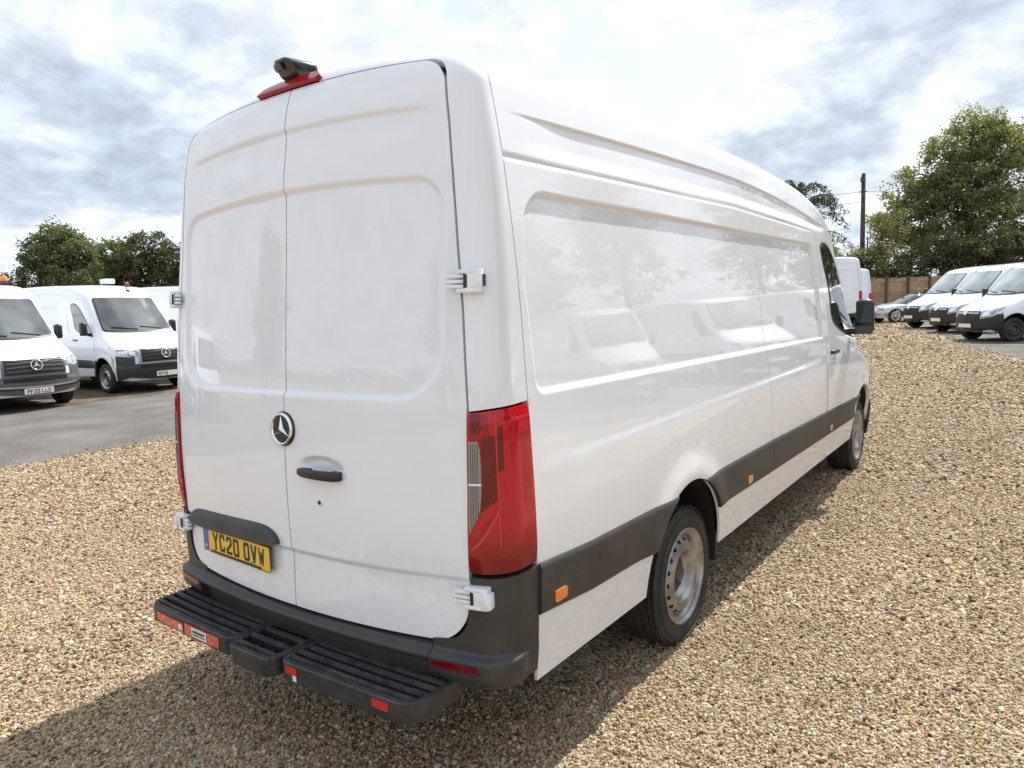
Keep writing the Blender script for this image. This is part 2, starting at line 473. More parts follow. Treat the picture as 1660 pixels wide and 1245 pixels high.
def make_asphalt():
    m = principled('asphalt', (0.2, 0.2, 0.2), 0.9, spec=0.2)
    nt, N, L, b = nodes(m)
    tc = N('ShaderNodeTexCoord')
    n1 = N('ShaderNodeTexNoise'); n1.inputs['Scale'].default_value = 1.1; n1.inputs['Detail'].default_value = 7; L(tc.outputs['Object'], n1.inputs['Vector'])
    n2 = N('ShaderNodeTexNoise'); n2.inputs['Scale'].default_value = 90; n2.inputs['Detail'].default_value = 3; L(tc.outputs['Object'], n2.inputs['Vector'])
    cr = ramp(N, [(0.3, (0.098, 0.092, 0.086)), (0.5, (0.126, 0.118, 0.110)), (0.72, (0.170, 0.158, 0.145))]); L(n1.outputs['Fac'], cr.inputs[0])
    mr = N('ShaderNodeMapRange'); mr.inputs[1].default_value = 0.3; mr.inputs[2].default_value = 0.7; mr.inputs[3].default_value = 0.65; mr.inputs[4].default_value = 1.35
    L(n2.outputs['Fac'], mr.inputs[0])
    sc = N('ShaderNodeVectorMath'); sc.operation = 'SCALE'; L(cr.outputs[0], sc.inputs[0]); L(mr.outputs[0], sc.inputs['Scale'])
    L(sc.outputs[0], b.inputs['Base Color'])
    bp = N('ShaderNodeBump'); bp.inputs['Strength'].default_value = 0.6; bp.inputs['Distance'].default_value = 0.006
    L(n2.outputs['Fac'], bp.inputs['Height']); L(bp.outputs[0], b.inputs['Normal'])
    return m


M_gravel = make_gravel(); M_pebble = make_pebble(); M_asphalt = make_asphalt()

# ------------------------------------------------------------------ ground
def gz(x, y):
    """the yard climbs very gently beyond the van"""
    y = np.asarray(y, float)
    t = np.clip(y - 3.0, 0, 70)
    return 0.0085 * (t * t / (t + 4.0))


def sheet(name, xs, ys, mat, dz=0.0):
    X, Y = np.meshgrid(xs, ys, indexing='ij')
    V = np.stack([X, Y, gz(X, Y) + dz], -1).reshape(-1, 3)
    nx, ny = len(xs), len(ys)
    i, j = np.meshgrid(np.arange(nx - 1), np.arange(ny - 1), indexing='ij')
    a = (i * ny + j).ravel(); F = np.stack([a, a + ny, a + ny + 1, a + 1], -1)
    o = mesh_np(name, V, F, mat); o['kind'] = 'structure'
    return o


gx = np.concatenate([[-900, -400, -200, -120], np.arange(-80, 81, 4), [120, 200, 400, 900]]).astype(float)
gy = np.concatenate([[-900, -400, -200, -100], np.arange(-60, 0, 6), np.arange(0, 81, 2), [120, 200, 400, 900]]).astype(float)
sheet('ground', gx, gy, M_gravel)


def ragged(n, amp, seed):
    r = np.random.default_rng(seed); a = r.normal(size=n)
    k = np.array([1, 2, 3, 2, 1.]); k /= k.sum()
    return amp * (np.convolve(a, k, 'same') * 1.2 + 0.35 * r.normal(size=n))


def road():
    ys = np.concatenate([[-200, -80], np.arange(-40, 40.01, 0.12), [80, 200]])
    n = len(ys); e0 = -7.82 + ragged(n, 0.05, 3); e1 = -14.0 + ragged(n, 0.06, 4)
    t = np.linspace(0, 1, 6)
    X = e0[:, None] * (1 - t) + e1[:, None] * t; Y = np.repeat(ys[:, None], 6, 1)
    V = np.stack([X, Y, gz(X, Y) + 0.006], -1).reshape(-1, 3)
    i, j = np.meshgrid(np.arange(n - 1), np.arange(5), indexing='ij'); a = (i * 6 + j).ravel()
    o = mesh_np('road', V, np.stack([a, a + 6, a + 7, a + 1], -1)[:, ::-1], M_asphalt); o['kind'] = 'structure'


road()


APRON_L = np.array([[-3.4, 37.5], [-2.2, 33.5], [-0.5, 28.0], [0.6, 22.5], [2.6, 16.5], [6.0, 9.5], [10.5, 2.0]])
APRON_X, APRON_Y = APRON_L[::-1, 0], APRON_L[::-1, 1]


def parking_apron():
    # asphalt apron under the row of vans on the far right
    L0 = APRON_L
    R0 = np.array([[3.5, 42.0], [5.0, 38.0], [7.0, 33.0], [9.0, 28.0], [12.0, 22.0], [15.0, 15.0], [19.0, 7.0]])
    t = np.linspace(0, 1, len(L0)); tt = np.linspace(0, 1, 300)
    A = np.stack([np.interp(tt, t, L0[:, k]) for k in (0, 1)], -1); B = np.stack([np.interp(tt, t, R0[:, k]) for k in (0, 1)], -1)
    A += np.stack([ragged(300, 0.12, 5), ragged(300, 0.08, 6)], -1)
    s = np.linspace(0, 1, 12)[None, :, None]
    P = A[:, None] * (1 - s) + B[:, None] * s
    V = np.concatenate([P, (gz(P[..., 0], P[..., 1]) + 0.006)[..., None]], -1).reshape(-1, 3)
    i, j = np.meshgrid(np.arange(299), np.arange(11), indexing='ij'); a = (i * 12 + j).ravel()
    o = mesh_np('parking_apron', V, np.stack([a, a + 12, a + 13, a + 1], -1), M_asphalt); o['kind'] = 'structure'


parking_apron()


def parking_strip():
    # trodden brown earth where the vans across the road stand
    m = add_noise_color(principled('trodden_earth', (0.12, 0.09, 0.06), 0.95, spec=0.1), (0.085, 0.066, 0.048), (0.18, 0.14, 0.10), 2.2, 7, bump=0.8, bump_scale=40)
    ys = np.arange(-30, 30.01, .25); n = len(ys); e0 = -13.95 + ragged(n, .08, 8); t = np.linspace(0, 1, 5)
    X = e0[:, None] * (1 - t) - 30 * t; Y = np.repeat(ys[:, None], 5, 1)
    V = np.stack([X, Y, gz(X, Y) + .010], -1).reshape(-1, 3); i, j = np.meshgrid(np.arange(n - 1), np.arange(4), indexing='ij'); a = (i * 5 + j).ravel()
    o = mesh_np('parking_strip', V, np.stack([a, a + 5, a + 6, a + 1], -1)[:, ::-1], m); o['kind'] = 'structure'


parking_strip()

# ------------------------------------------------------------------ gravel stones (uncountable: one object)
def pebbles():
    protos = []
    for k in range(7):
        bm = bmesh.new(); bmesh.ops.create_icosphere(bm, subdivisions=2, radius=1.0)
        r = np.random.default_rng(50 + k)
        sx, sy, sz = 1.0, r.uniform(.62, .95), r.uniform(.45, .75)
        ph = r.uniform(0, 6, 9)
        for v in bm.verts:
            c = v.co
            w = 1 + .14 * math.sin(2.3 * c.x + ph[0]) * math.cos(2.1 * c.y + ph[1]) + .10 * math.sin(3.6 * c.z + ph[2] + 2 * c.x) + .05 * math.sin(6 * c.y + ph[3])
            v.co = Vector((c.x * sx * w, c.y * sy * w, c.z * sz * w))
        # broken faces: slice some sides off flat
        for q in range(6):
            nrm = Vector(r.normal(size=3)).normalized(); lim = r.uniform(.42, .68)
            for v in bm.verts:
                dd = v.co.dot(nrm)
                if dd > lim: v.co -= nrm * (dd - lim)
        me = bpy.data.meshes.new('stone'); bm.to_mesh(me); bm.free()
        me.polygons.foreach_set('use_smooth', np.ones(len(me.polygons), dtype=bool)); me.set_sharp_from_angle(angle=R(32))
        me.materials.append(M_pebble)
        protos.append(me)
    # points by distance from the viewer, thinner and larger farther off
    pts = []; rad = []
    def scatter(d0, d1, dens, size):
        R1 = d1
        n = int((2 * R1) ** 2 * dens)
        x = rng.uniform(CP[0] - R1, CP[0] + R1, n); y = rng.uniform(CP[1] - R1, CP[1] + R1, n)
        dx, dy = x - CP[0], y - CP[1]; d = np.hypot(dx, dy)
        fx, fy = _f[0], _f[1]; h = math.hypot(fx, fy)
        cosang = (dx * fx + dy * fy) / (d * h + 1e-9)
        ok = (d >= d0) & (d < d1) & (cosang > math.cos(R(44))) & (x > -7.85)
        ok &= ~((np.abs(x) < .72) & (y > .9) & (y < 7))
        xa = np.interp(y, APRON_Y, APRON_X)
        ok &= ~((y > 2) & (y < 37.5) & (x > xa + rng.normal(0, .22, n)) & (rng.uniform(0, 1, n) < .97))
        x, y = x[ok], y[ok]
        s = size * np.clip(rng.lognormal(0, .40, len(x)), .45, 2.6)
        pts.append(np.stack([x, y, gz(x, y) + s * rng.uniform(-.05, .45, len(x))], -1)); rad.append(s)
    scatter(0.8, 4.2, 12500, 0.0055)
    scatter(4.2, 7.5, 6200, 0.0074)
    scatter(7.5, 12.0, 2300, 0.0115)
    scatter(12.0, 17.0, 900, 0.0150)
    scatter(17.0, 26.0, 330, 0.0190)
    scatter(26.0, 44.0, 90, 0.026)
    # strays kicked onto the road
    n = 1500; x = -7.85 - rng.exponential(.28, n); y = rng.uniform(-1, 16, n); s_ = .0095 * np.clip(rng.lognormal(0, .3, n), .5, 2)
    pts.append(np.stack([x, y, gz(x, y) + .008 + s_ * .3], -1)); rad.append(s_)
    P = np.concatenate(pts).astype(np.float32); S = np.concatenate(rad).astype(np.float32)
    me = bpy.data.meshes.new('gravel_stones'); me.vertices.add(len(P)); me.vertices.foreach_set('co', P.ravel())
    at = me.attributes.new('size', 'FLOAT', 'POINT'); at.data.foreach_set('value', S)
    tone = rng.uniform(0, 1, len(P))
    # old wheel tracks and raked patches: the mix of stones drifts from place to place
    px, py = P[:, 0], P[:, 1]
    drift = .5 * np.sin(px * 1.3 + .8 * np.sin(py * .7)) * np.sin(py * .45 + 1.1 * np.sin(px * .5)) + .5 * np.sin(px * 3.1 + py * .35 + 1.2 * np.sin(py * .9))
    tone = np.clip(tone - .10 * drift * (rng.uniform(0, 1, len(P)) < .8), 0, 1).astype(np.float32)
    at = me.attributes.new('tone', 'FLOAT', 'POINT'); at.data.foreach_set('value', tone)
    at = me.attributes.new('rot', 'FLOAT_VECTOR', 'POINT')
    rv = np.stack([rng.normal(0, .45, len(P)), rng.normal(0, .45, len(P)), rng.uniform(0, 6.28, len(P))], -1).astype(np.float32)
    at.data.foreach_set('vector', rv.ravel())
    at = me.attributes.new('pick', 'INT', 'POINT'); at.data.foreach_set('value', rng.integers(0, 7, len(P)).astype(np.int32))
    me.update()
    o = link(bpy.data.objects.new('gravel', me)); o['kind'] = 'stuff'; o['label'] = 'loose tan and brown gravel stones covering the yard'
    ng = bpy.data.node_groups.new('scatter', 'GeometryNodeTree')
    ng.interface.new_socket('Geometry', in_out='INPUT', socket_type='NodeSocketGeometry')
    ng.interface.new_socket('Geometry', in_out='OUTPUT', socket_type='NodeSocketGeometry')
    N = ng.nodes.new; L = ng.links.new
    gi = N('NodeGroupInput'); go = N('NodeGroupOutput')
    jn = N('GeometryNodeGeometryToInstance')
    coll = bpy.data.collections.new('stone_shapes')
    for k, pm in enumerate(protos):
        coll.objects.link(bpy.data.objects.new('stone', pm))
    ci = N('GeometryNodeCollectionInfo'); ci.inputs['Collection'].default_value = coll
    ci.inputs['Separate Children'].default_value = True; ci.inputs['Reset Children'].default_value = True
    ip = N('GeometryNodeInstanceOnPoints'); ip.inputs['Pick Instance'].default_value = True
    L(gi.outputs[0], ip.inputs['Points']); L(ci.outputs[0], ip.inputs['Instance'])
    def attr(nm, ty):
        a = N('GeometryNodeInputNamedAttribute'); a.data_type = ty; a.inputs['Name'].default_value = nm; return a.outputs['Attribute']
    L(attr('pick', 'INT'), ip.inputs['Instance Index'])
    e2r = N('FunctionNodeEulerToRotation'); L(attr('rot', 'FLOAT_VECTOR'), e2r.inputs[0]); L(e2r.outputs[0], ip.inputs['Rotation'])
    L(attr('size', 'FLOAT'), ip.inputs['Scale'])
    L(ip.outputs[0], go.inputs[0])
    md = o.modifiers.new('scatter', 'NODES'); md.node_group = ng
    print('stones', len(P))


pebbles()
# ------------------------------------------------------------------ vans: body field
def S01(x, a, b):
    t = np.clip((np.asarray(x, float) - a) / (b - a), 0, 1)
    return t * t * (3 - 2 * t)


def table(pts, sig=0.05, n=1600):
    """smooth curve through (x, y) knots"""
    pts = np.asarray(pts, float); lo, hi = pts[0, 0] - .5, pts[-1, 0] + .5
    g = np.linspace(lo, hi, n); dx = g[1] - g[0]
    sl0 = (pts[1, 1] - pts[0, 1]) / (pts[1, 0] - pts[0, 0]); sl1 = (pts[-1, 1] - pts[-2, 1]) / (pts[-1, 0] - pts[-2, 0])
    y = np.interp(g, pts[:, 0], pts[:, 1])
    y = np.where(g < pts[0, 0], pts[0, 1] + sl0 * (g - pts[0, 0]), y); y = np.where(g > pts[-1, 0], pts[-1, 1] + sl1 * (g - pts[-1, 0]), y)
    k = np.arange(-int(4 * sig / dx) - 1, int(4 * sig / dx) + 2) * dx
    w = np.exp(-.5 * (k / sig) ** 2); w /= w.sum(); h = len(k) // 2
    ys = np.convolve(np.pad(y, h, mode='reflect', reflect_type='odd'), w, 'valid')
    return lambda x: np.interp(x, g, ys)


def rI(a, b, r):
    u = np.maximum(a + r, 0); v = np.maximum(b + r, 0)
    return np.minimum(np.maximum(a, b), -r) + np.sqrt(u * u + v * v)


class Body:
    def __init__(s, spec):
        s.__dict__.update(spec)
        s.xs_t = table(s.xs_pts, .05); s.yr_t = table(s.yr_pts, .05); s.yf_t = table(s.yf_pts, .045)
        g = np.linspace(0.2, s.H + .3, 2000); s._dyf = np.gradient(s.yf_t(g), g); s._gz = g
        s._dxs = np.gradient(s.xs_t(g), g)

    def xs(s, y, z):
        x = s.xs_t(z) * (1 - .010 * (1 - S01(y, .05, 1.3)))
        x = x - .17 * S01(y, s.L - .78, s.L + .15) * (1 - .3 * S01(z, .9, 1.3))
        return x - s.cab_in * S01(y, s.L - 2.4, s.L - .9) * S01(z, 1.25, 1.75)

    def yr(s, x, z): return s.yr_t(z) + s.bow * (np.abs(x) / .9) ** 2.2

    def yf(s, x, z):
        b = np.interp(z, [.3, 1.05, 1.25, 1.45, 2.3, 2.7], s.front_bow)
        return s.yf_t(z) - b * x * x

    def zr(s, x, y): return s.H - .072 * (x / .8) ** 2 - .03 * (1 - S01(y, .1, .9))

    def F(s, P):
        x, y, z = P[..., 0], P[..., 1], P[..., 2]; ax = np.abs(x)
        fs = (ax - s.xs(y, z)) / np.sqrt(1 + np.interp(z, s._gz, s._dxs) ** 2)
        fr = z - s.zr(x, y)
        fb = s.yr(x, z) - y
        ff = (y - s.yf(x, z)) / np.sqrt(1 + np.interp(z, s._gz, s._dyf) ** 2)
        return rI(rI(rI(fs, fr, .11), fb, .10), ff, s.front_r)

    def grad(s, P, e=2e-4):
        g = np.empty_like(P)
        for k in range(3):
            d = np.zeros(3); d[k] = e
            g[..., k] = (s.F(P + d) - s.F(P - d)) / (2 * e)
        return g

    def project(s, P, it=7):
        P = np.array(P, float)
        for _ in range(it):
            g = s.grad(P); n2 = (g * g).sum(-1) + 1e-9
            st = -s.F(P) / n2
            P = P + np.clip(st, -.15, .15)[..., None] * g
        g = s.grad(P)
        return P, g / np.linalg.norm(g, axis=-1, keepdims=True)

    def march(s, o, d, t0=0.8, t1=9.0, n=4000):
        t = np.linspace(t0, t1, n); f = s.F(o + t[:, None] * d)
        i = np.argmax(f < 0)
        if f[i] >= 0: return None
        a, b = t[i - 1], t[i]
        for _ in range(40):
            m = (a + b) / 2
            if s.F(o + m * d) < 0: b = m
            else: a = m
        return o + b * d


SPRINTER = dict(L=6.967, H=2.735, RW=1.62, FW=5.95, arch_c=1.575, arch_r=.462, arch_z=.40, front_arch=5.95,
    xs_pts=[(.25, .955), (.40, .975), (.60, .993), (.86, 1.003), (1.0, 1.003), (1.114, 1.0), (1.328, .991), (1.54, .981), (1.79, .968), (2.015, .948), (2.26, .919), (2.384, .899), (2.5, .877), (2.6, .856), (2.8, .815)],
    yr_pts=[(.3, -.03), (.45, -.045), (.59, -.054), (.85, -.056), (.95, -.060), (1.1, -.060), (1.3, -.052), (1.44, -.043), (1.54, -.037), (1.78, -.017), (2.02, .006), (2.235, .023), (2.37, .034), (2.47, .046), (2.54, .060), (2.62, .088), (2.72, .13)],
    yf_pts=[(.25, 6.85), (.4, 6.93), (.6, 6.965), (.8, 6.955), (.98, 6.90), (1.06, 6.82), (1.14, 6.62), (1.24, 6.36), (1.34, 6.13), (1.42, 6.02), (1.6, 5.85), (2.0, 5.50), (2.25, 5.29), (2.37, 5.19), (2.45, 5.06), (2.53, 4.85), (2.61, 4.45), (2.68, 3.9), (2.74, 3.0)],
    bow=.075, cab_in=.055, front_bow=[.30, .30, .26, .22, .20, .2], front_r=.17)


def lerp_chain(ch, n):
    ch = np.asarray(ch, float); d = np.r_[0, np.cumsum(np.linalg.norm(np.diff(ch, axis=0), axis=1))]
    t = np.linspace(0, d[-1], n)
    return np.stack([np.interp(t, d, ch[:, k]) for k in range(ch.shape[1])], -1)


def smooth_chain(ch, n, it=2):
    """rounded version of a polyline (ends kept)"""
    ch = np.asarray(ch, float)
    for _ in range(it):
        a = ch[:-1] * .75 + ch[1:] * .25; b = ch[:-1] * .25 + ch[1:] * .75
        m = np.empty((2 * len(a), ch.shape[1])); m[0::2] = a; m[1::2] = b
        ch = np.concatenate([ch[:1], m, ch[-1:]])
    return lerp_chain(ch, n)


def between(lo, up, nv):
    t = np.linspace(0, 1, nv)[:, None, None]
    return lo[None] * (1 - t) + up[None] * t           # [nv, nu, k]


def rr_rows(v0, v1, uL, uR, rad, nu, nv, extra=None):
    """rows v0..v1; on each row u runs uL(v)..uR(v), drawn in at the four corners rad=(bl,br,tl,tr)"""
    bl, br, tl, tr = rad; rb, rt = max(bl, br), max(tl, tr)
    v = [np.linspace(v0 + rb, v1 - rt, max(nv, 2))]
    a = np.linspace(0, np.pi / 2, 10)
    if rb > 0: v.insert(0, v0 + rb * (1 - np.cos(a))[:-1] if False else v0 + rb * (1 - np.cos(a))[0:-1])
    if rt > 0: v.append((v1 - rt * (1 - np.cos(a))[0:-1])[::-1])
    v = np.concatenate(v)
    def inset(r, end):
        if r <= 0: return np.zeros_like(v)
        t = np.clip(r - (v - v0 if end == 0 else v1 - v), 0, r)
        return r - np.sqrt(np.maximum(r * r - t * t, 0))
    L = uL(v) + np.maximum(inset(bl, 0), inset(tl, 1)); Rr = uR(v) - np.maximum(inset(br, 0), inset(tr, 1))
    t = np.linspace(0, 1, nu) if extra is None else extra
    U = L[:, None] * (1 - t) + Rr[:, None] * t
    return U, np.repeat(v[:, None], len(t), 1)


def quads(nv, nu, base=0):
    i, j = np.meshgrid(np.arange(nv - 1), np.arange(nu - 1), indexing='ij'); a = (i * nu + j).ravel() + base
    return np.stack([a, a + 1, a + nu + 1, a + nu], -1)


class VanBuilder:
    def __init__(s, root, spec, k=1.0):
        s.root = root; s.B = Body(spec); s.spec = spec; s.k = k
        for a in ('gut', 'cre', 'z_top', 'p_top', 'z_sc'):
            if a in spec: setattr(s, a, spec[a])

    def n(s, x, lo=4): return max(lo, int(round(x * s.k)) + 1)

    def patch(s, name, P0, mat, parent=None, off=0.0, thick=0.012, disp=None, mirror=False, it=7, proj=True, only_mirror=False, lip=None):
        P0 = np.asarray(P0, float); nv, nu = P0.shape[:2]
        if proj: P, nrm = s.B.project(P0.reshape(-1, 3), it)
        else:
            P = P0.reshape(-1, 3); nrm = s.B.grad(P); nrm /= np.linalg.norm(nrm, axis=-1, keepdims=True)
        dd = off + (disp(P, nrm) if disp is not None else 0.0)
        Q = P + nrm * (dd[:, None] if isinstance(dd, np.ndarray) else dd)
        F = quads(nv, nu)
        g = np.arange(nv * nu).reshape(nv, nu)
        loop = np.concatenate([g[0, :-1], g[:-1, -1], g[-1, :0:-1], g[:0:-1, 0]])
        V = [Q]; Fs = [F]
        if thick:
            rim0 = Q[loop]
            inward = -nrm[loop] * thick
            m = len(loop); base = len(Q)
            V += [rim0, rim0 + inward]
            a = base + np.arange(m); b = base + (np.arange(m) + 1) % m
            Fs.append(np.stack([b, a, a + m, b + m], -1))
        V = np.concatenate(V); F = np.concatenate(Fs)
        # orient outward
        q = Fs[0][len(Fs[0]) // 2]; fn = np.cross(V[q[1]] - V[q[0]], V[q[3]] - V[q[0]])
        if fn @ nrm[q[0]] < 0: F = F[:, ::-1]
        par = s.root if parent is None else parent
        out = []
        if not only_mirror: out.append(mesh_np(name, V, F, mat, par))
        if mirror or only_mirror:
            Vm = V * np.array([-1, 1, 1]); out.append(mesh_np(name, Vm, F[:, ::-1], mat, par))
        return out if (mirror and not only_mirror) else out[0]

    # ---- coordinates
    def side(s, y, z):
        return np.stack([s.B.xs(y, z), y + 0 * z, z + 0 * y], -1)

    def rearp(s, x, z):
        return np.stack([x + 0 * z, s.B.yr(x, z), z + 0 * x], -1)

    def frontp(s, x, z):
        return np.stack([x + 0 * z, s.B.yf(x, z), z + 0 * x], -1)

    def frontq(s, ang, z):
        """around the nose: ang in degrees from straight ahead (+ = right)"""
        a = np.radians(ang); y0 = s.B.L - 1.05
        rr = np.minimum(.985 / np.maximum(np.abs(np.sin(a)), 1e-6), 1.03 / np.maximum(np.cos(a), 1e-6))
        return np.stack([rr * np.sin(a) + 0 * z, y0 + rr * np.cos(a) + 0 * z, z + 0 * a], -1)

    # ---- outlines of the rear doors
    def xe(s, z):
        return np.interp(np.asarray(z) / s.z_sc, [.55, .71, .85, 1.14, 1.43, 1.755, 1.958, 2.365, 2.51, 2.65], [.825, .845, .858, .868, .868, .848, .826, .789, .767, .74])

    def zt(s, x): return s.z_top - .018 * (x / .7) ** 2
    z_top = 2.622; p_top = 2.165; z_sc = 1.0

    def zb(s, x): return .588 + .022 * (np.abs(x) / .8) ** 2

    def door_grid(s, nu, nv, x0=.003, grow=0.0):
        """right-hand rear door: rows along z, columns along x"""
        v = lambda w: w
        U, Vv = rr_rows(s.zb(.8) - grow, s.zt(.7) + grow, lambda z: np.full_like(z, x0), lambda z: s.xe(z) + grow, (0, .12 + grow, 0, .095 + grow), nu, nv)
        # bend the straight top and bottom into the real, slightly bowed ones
        za, zb_ = s.zb(.8), s.zt(.7)
        f = (Vv - za) / (zb_ - za)
        Z = (s.zb(U) - grow * 0) * (1 - f) + s.zt(U) * f
        return U, Z

    def outline_x(s, z, g=.009):
        """x of the door opening's edge at height z (with its rounded lower corner)"""
        z = np.asarray(z, float); z0 = s.zb(.8) - g; r = .12
        t = np.clip(r - (z - z0), 0, r)
        return s.xe(np.maximum(z, z0)) + g - (r - np.sqrt(np.maximum(r * r - t * t, 0)))

    # ---- strips round the rear corner, from the door opening to the side seam
    def corner(s, z, q, g=.009, seam=.222):
        """z, q arrays; q = 0 at the door opening, 1 at the side seam"""
        xD = s.outline_x(z, g); D = s.rearp(xD, z); S = np.stack([s.B.xs(seam + 0 * z, z), seam + 0 * z, z], -1)
        Cc = np.stack([S[..., 0] * .985, D[..., 1] + .012, z], -1)
        q = q[..., None]
        return (1 - q) ** 2 * D + 2 * q * (1 - q) * Cc + q * q * S

    # ---- relief
    def rear_disp(s, P, nrm):
        x, z = P[:, 0], P[:, 2]; ax = np.abs(x)
        zt = (2.236 - .028 * (x / .7) ** 2) * s.z_sc
        d = rI(rI(ax - .782, z - zt, .12), (1.440 + .0 * ax) - z, .20)
        r = -.0125 * S01(-d, 0, max(.022, .012 / s.k))
        zc = (2.474 - .026 * (x / .7) ** 2) * s.z_sc
        r += -.010 * S01(z / s.z_sc, 2.25, 2.42) * (1 - S01(z, zc - .03, zc)) * (1 - S01(ax, .60, .80))
        zl = .831 + .019 * (x / .83) ** 2
        r += -.009 * (1 - S01(z, zl - .022, zl)) * S01(z, .60, .82)
        if s.k > .6:
            e = ((x - .207) / .132) ** 2 + ((z - 1.178) / .043) ** 2
            r += -.020 * S01(1 - e, 0, .8)
        return r

    def zg(s, y): return np.interp(y, [0, .225, 2.5, 4.16, 5], s.gut)
    gut = [2.262, 2.265, 2.290, 2.256, 2.22]

    def zc(s, y): return (s.cre[1] - 2.428) + s._zc_t(y)
    _zc_t = staticmethod(table([(0, 2.424), (.33, 2.430), (1.4, 2.455), (2.6, 2.470), (3.5, 2.432), (4.23, 2.368), (4.9, 2.290), (5.4, 2.2)], .25))
    cre = [2.425, 2.428, 2.440, 2.365, 2.29, 2.2]

    def side_disp(s, P, nrm):
        y, z = P[:, 1], P[:, 2]; B = s.B
        # sunk panel
        top = s.p_top - .004 * y; bot = 1.446 - .010 * y
        left = np.interp(z, [1.44, 1.85, 2.17], [.288, .258, .318]); right = np.interp(z, [1.40, 2.16], [4.40, 4.225])
        w = max(.020, .02 / s.k)
        d = rI(rI(left - y, top - z, .11) if False else rI(left - y, z - top, .13), rI(y - right, bot - z, .055), .05)
        r = -.0165 * S01(-d, 0, w)
        r += -.0045 * S01(z, s.zg(y) - .018, s.zg(y) - .004)
        # waist crease with the fuller flank below it
        zw = 1.226 + .008 * y
        r += .0045 * (1 - S01(z, zw - .055, zw)) * S01(y, .20, .55) * (1 - S01(y, 4.0, 4.4))
        # swelling over the rear wheel
        rr = np.hypot(y - B.arch_c, z - B.arch_z)
        r += .016 * np.exp(-((rr - B.arch_r - .02) / .085) ** 2) * S01(z, .55, .75)
        return r

    def roof_disp(s, P, nrm):
        y, z = P[:, 1], P[:, 2]; zc = s.zc(y)
        return -.012 * (1 - S01(z, zc - .013, zc)) * S01(y, .24, .75) * (1 - S01(y, 4.45, 4.80)) * S01(z, s.zg(y) + .004, s.zg(y) + .075)

    def zlow(s, y, base):
        B = s.B; z = np.full_like(y, base)
        for c in (B.arch_c, B.front_arch):
            t = B.arch_r ** 2 - (y - c) ** 2
            z = np.maximum(z, np.where(t > 0, B.arch_z + np.sqrt(np.maximum(t, 0)), base))
        return z

    def seam_y(s, z): return np.interp(z, [.83, 1.445, 2.328, 2.6], [2.964, 2.897, 2.779, 2.745])
    def Bgap(s, z): return np.interp(z, [.4, .81, 1.34, 2.168, 2.3], [4.473, 4.473, 4.478, 4.347, 4.32])

    # ================================================================ parts
    def cargo(s):
        B = s.B; W = M_paint
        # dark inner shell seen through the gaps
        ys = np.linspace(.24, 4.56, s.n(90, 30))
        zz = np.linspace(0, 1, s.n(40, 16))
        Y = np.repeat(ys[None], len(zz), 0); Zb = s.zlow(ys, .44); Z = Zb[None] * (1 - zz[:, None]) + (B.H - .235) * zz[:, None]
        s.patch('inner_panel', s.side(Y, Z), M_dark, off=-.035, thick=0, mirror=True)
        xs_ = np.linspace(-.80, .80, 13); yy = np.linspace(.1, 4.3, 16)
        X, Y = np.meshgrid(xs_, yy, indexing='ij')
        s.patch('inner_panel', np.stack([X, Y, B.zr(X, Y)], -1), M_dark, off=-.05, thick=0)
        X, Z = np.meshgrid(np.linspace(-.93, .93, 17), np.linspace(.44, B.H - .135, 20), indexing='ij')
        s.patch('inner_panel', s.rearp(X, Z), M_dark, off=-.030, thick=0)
        # portal frame round the doors (white, above the tail lamps)
        z1 = s.z_top - .14
        zA = np.linspace(1.428, z1, s.n(60, 8)); q = np.linspace(0, 1, s.n(26, 7))
        ZA, QA = np.meshgrid(zA, q, indexing='ij'); ZA = ZA + (-.012 + .018 * QA) * (1 - S01(ZA, 1.42, 1.7)); PA = s.corner(ZA, QA)
        # corner and header
        a = np.linspace(0, np.pi / 2, s.n(22, 6))[1:]
        r = .10; xc, zc_ = s.xe(z1 + .04) + .009 - r, s.zt(.7) + .008 - r
        Dx = np.r_[xc + r * np.cos(a), np.linspace(xc, 0, s.n(50, 6))[1:]]
        Dz = np.r_[zc_ + r * np.sin(a), s.zt(np.linspace(xc, 0, s.n(50, 6))[1:]) + .008]
        Dz = np.minimum(Dz, s.zt(Dx) + .008)
        D = s.rearp(Dx, Dz)
        ring = smooth_chain([(B.xs(.222, z1), z1), (B.xs(.222, B.H - .195), B.H - .195), (.83, B.H - .115), (.77, B.H - .07), (.66, B.H - .05)], len(a) + 1)[1:]
        top = np.linspace(.66, 0, s.n(50, 6))[1:]; topz = B.zr(top, .222)
        Sx = np.r_[ring[:, 0], top]; Sz = np.r_[ring[:, 1], topz]; Sp = np.stack([Sx, np.full_like(Sx, .222), Sz], -1)
        Cc = np.stack([Sx * .985, D[:, 1] + .015, np.maximum(Dz, Sz) * 1.0], -1)
        qq = q[None, :, None]
        PB = (1 - qq) ** 2 * D[:, None] + 2 * qq * (1 - qq) * Cc[:, None] + qq ** 2 * Sp[:, None]
        half = np.concatenate([PA, PB], 0); other = half[:-1][::-1] * np.array([-1, 1, 1])
        s.patch('door_frame', np.concatenate([half, other], 0), W, thick=.03, it=9)
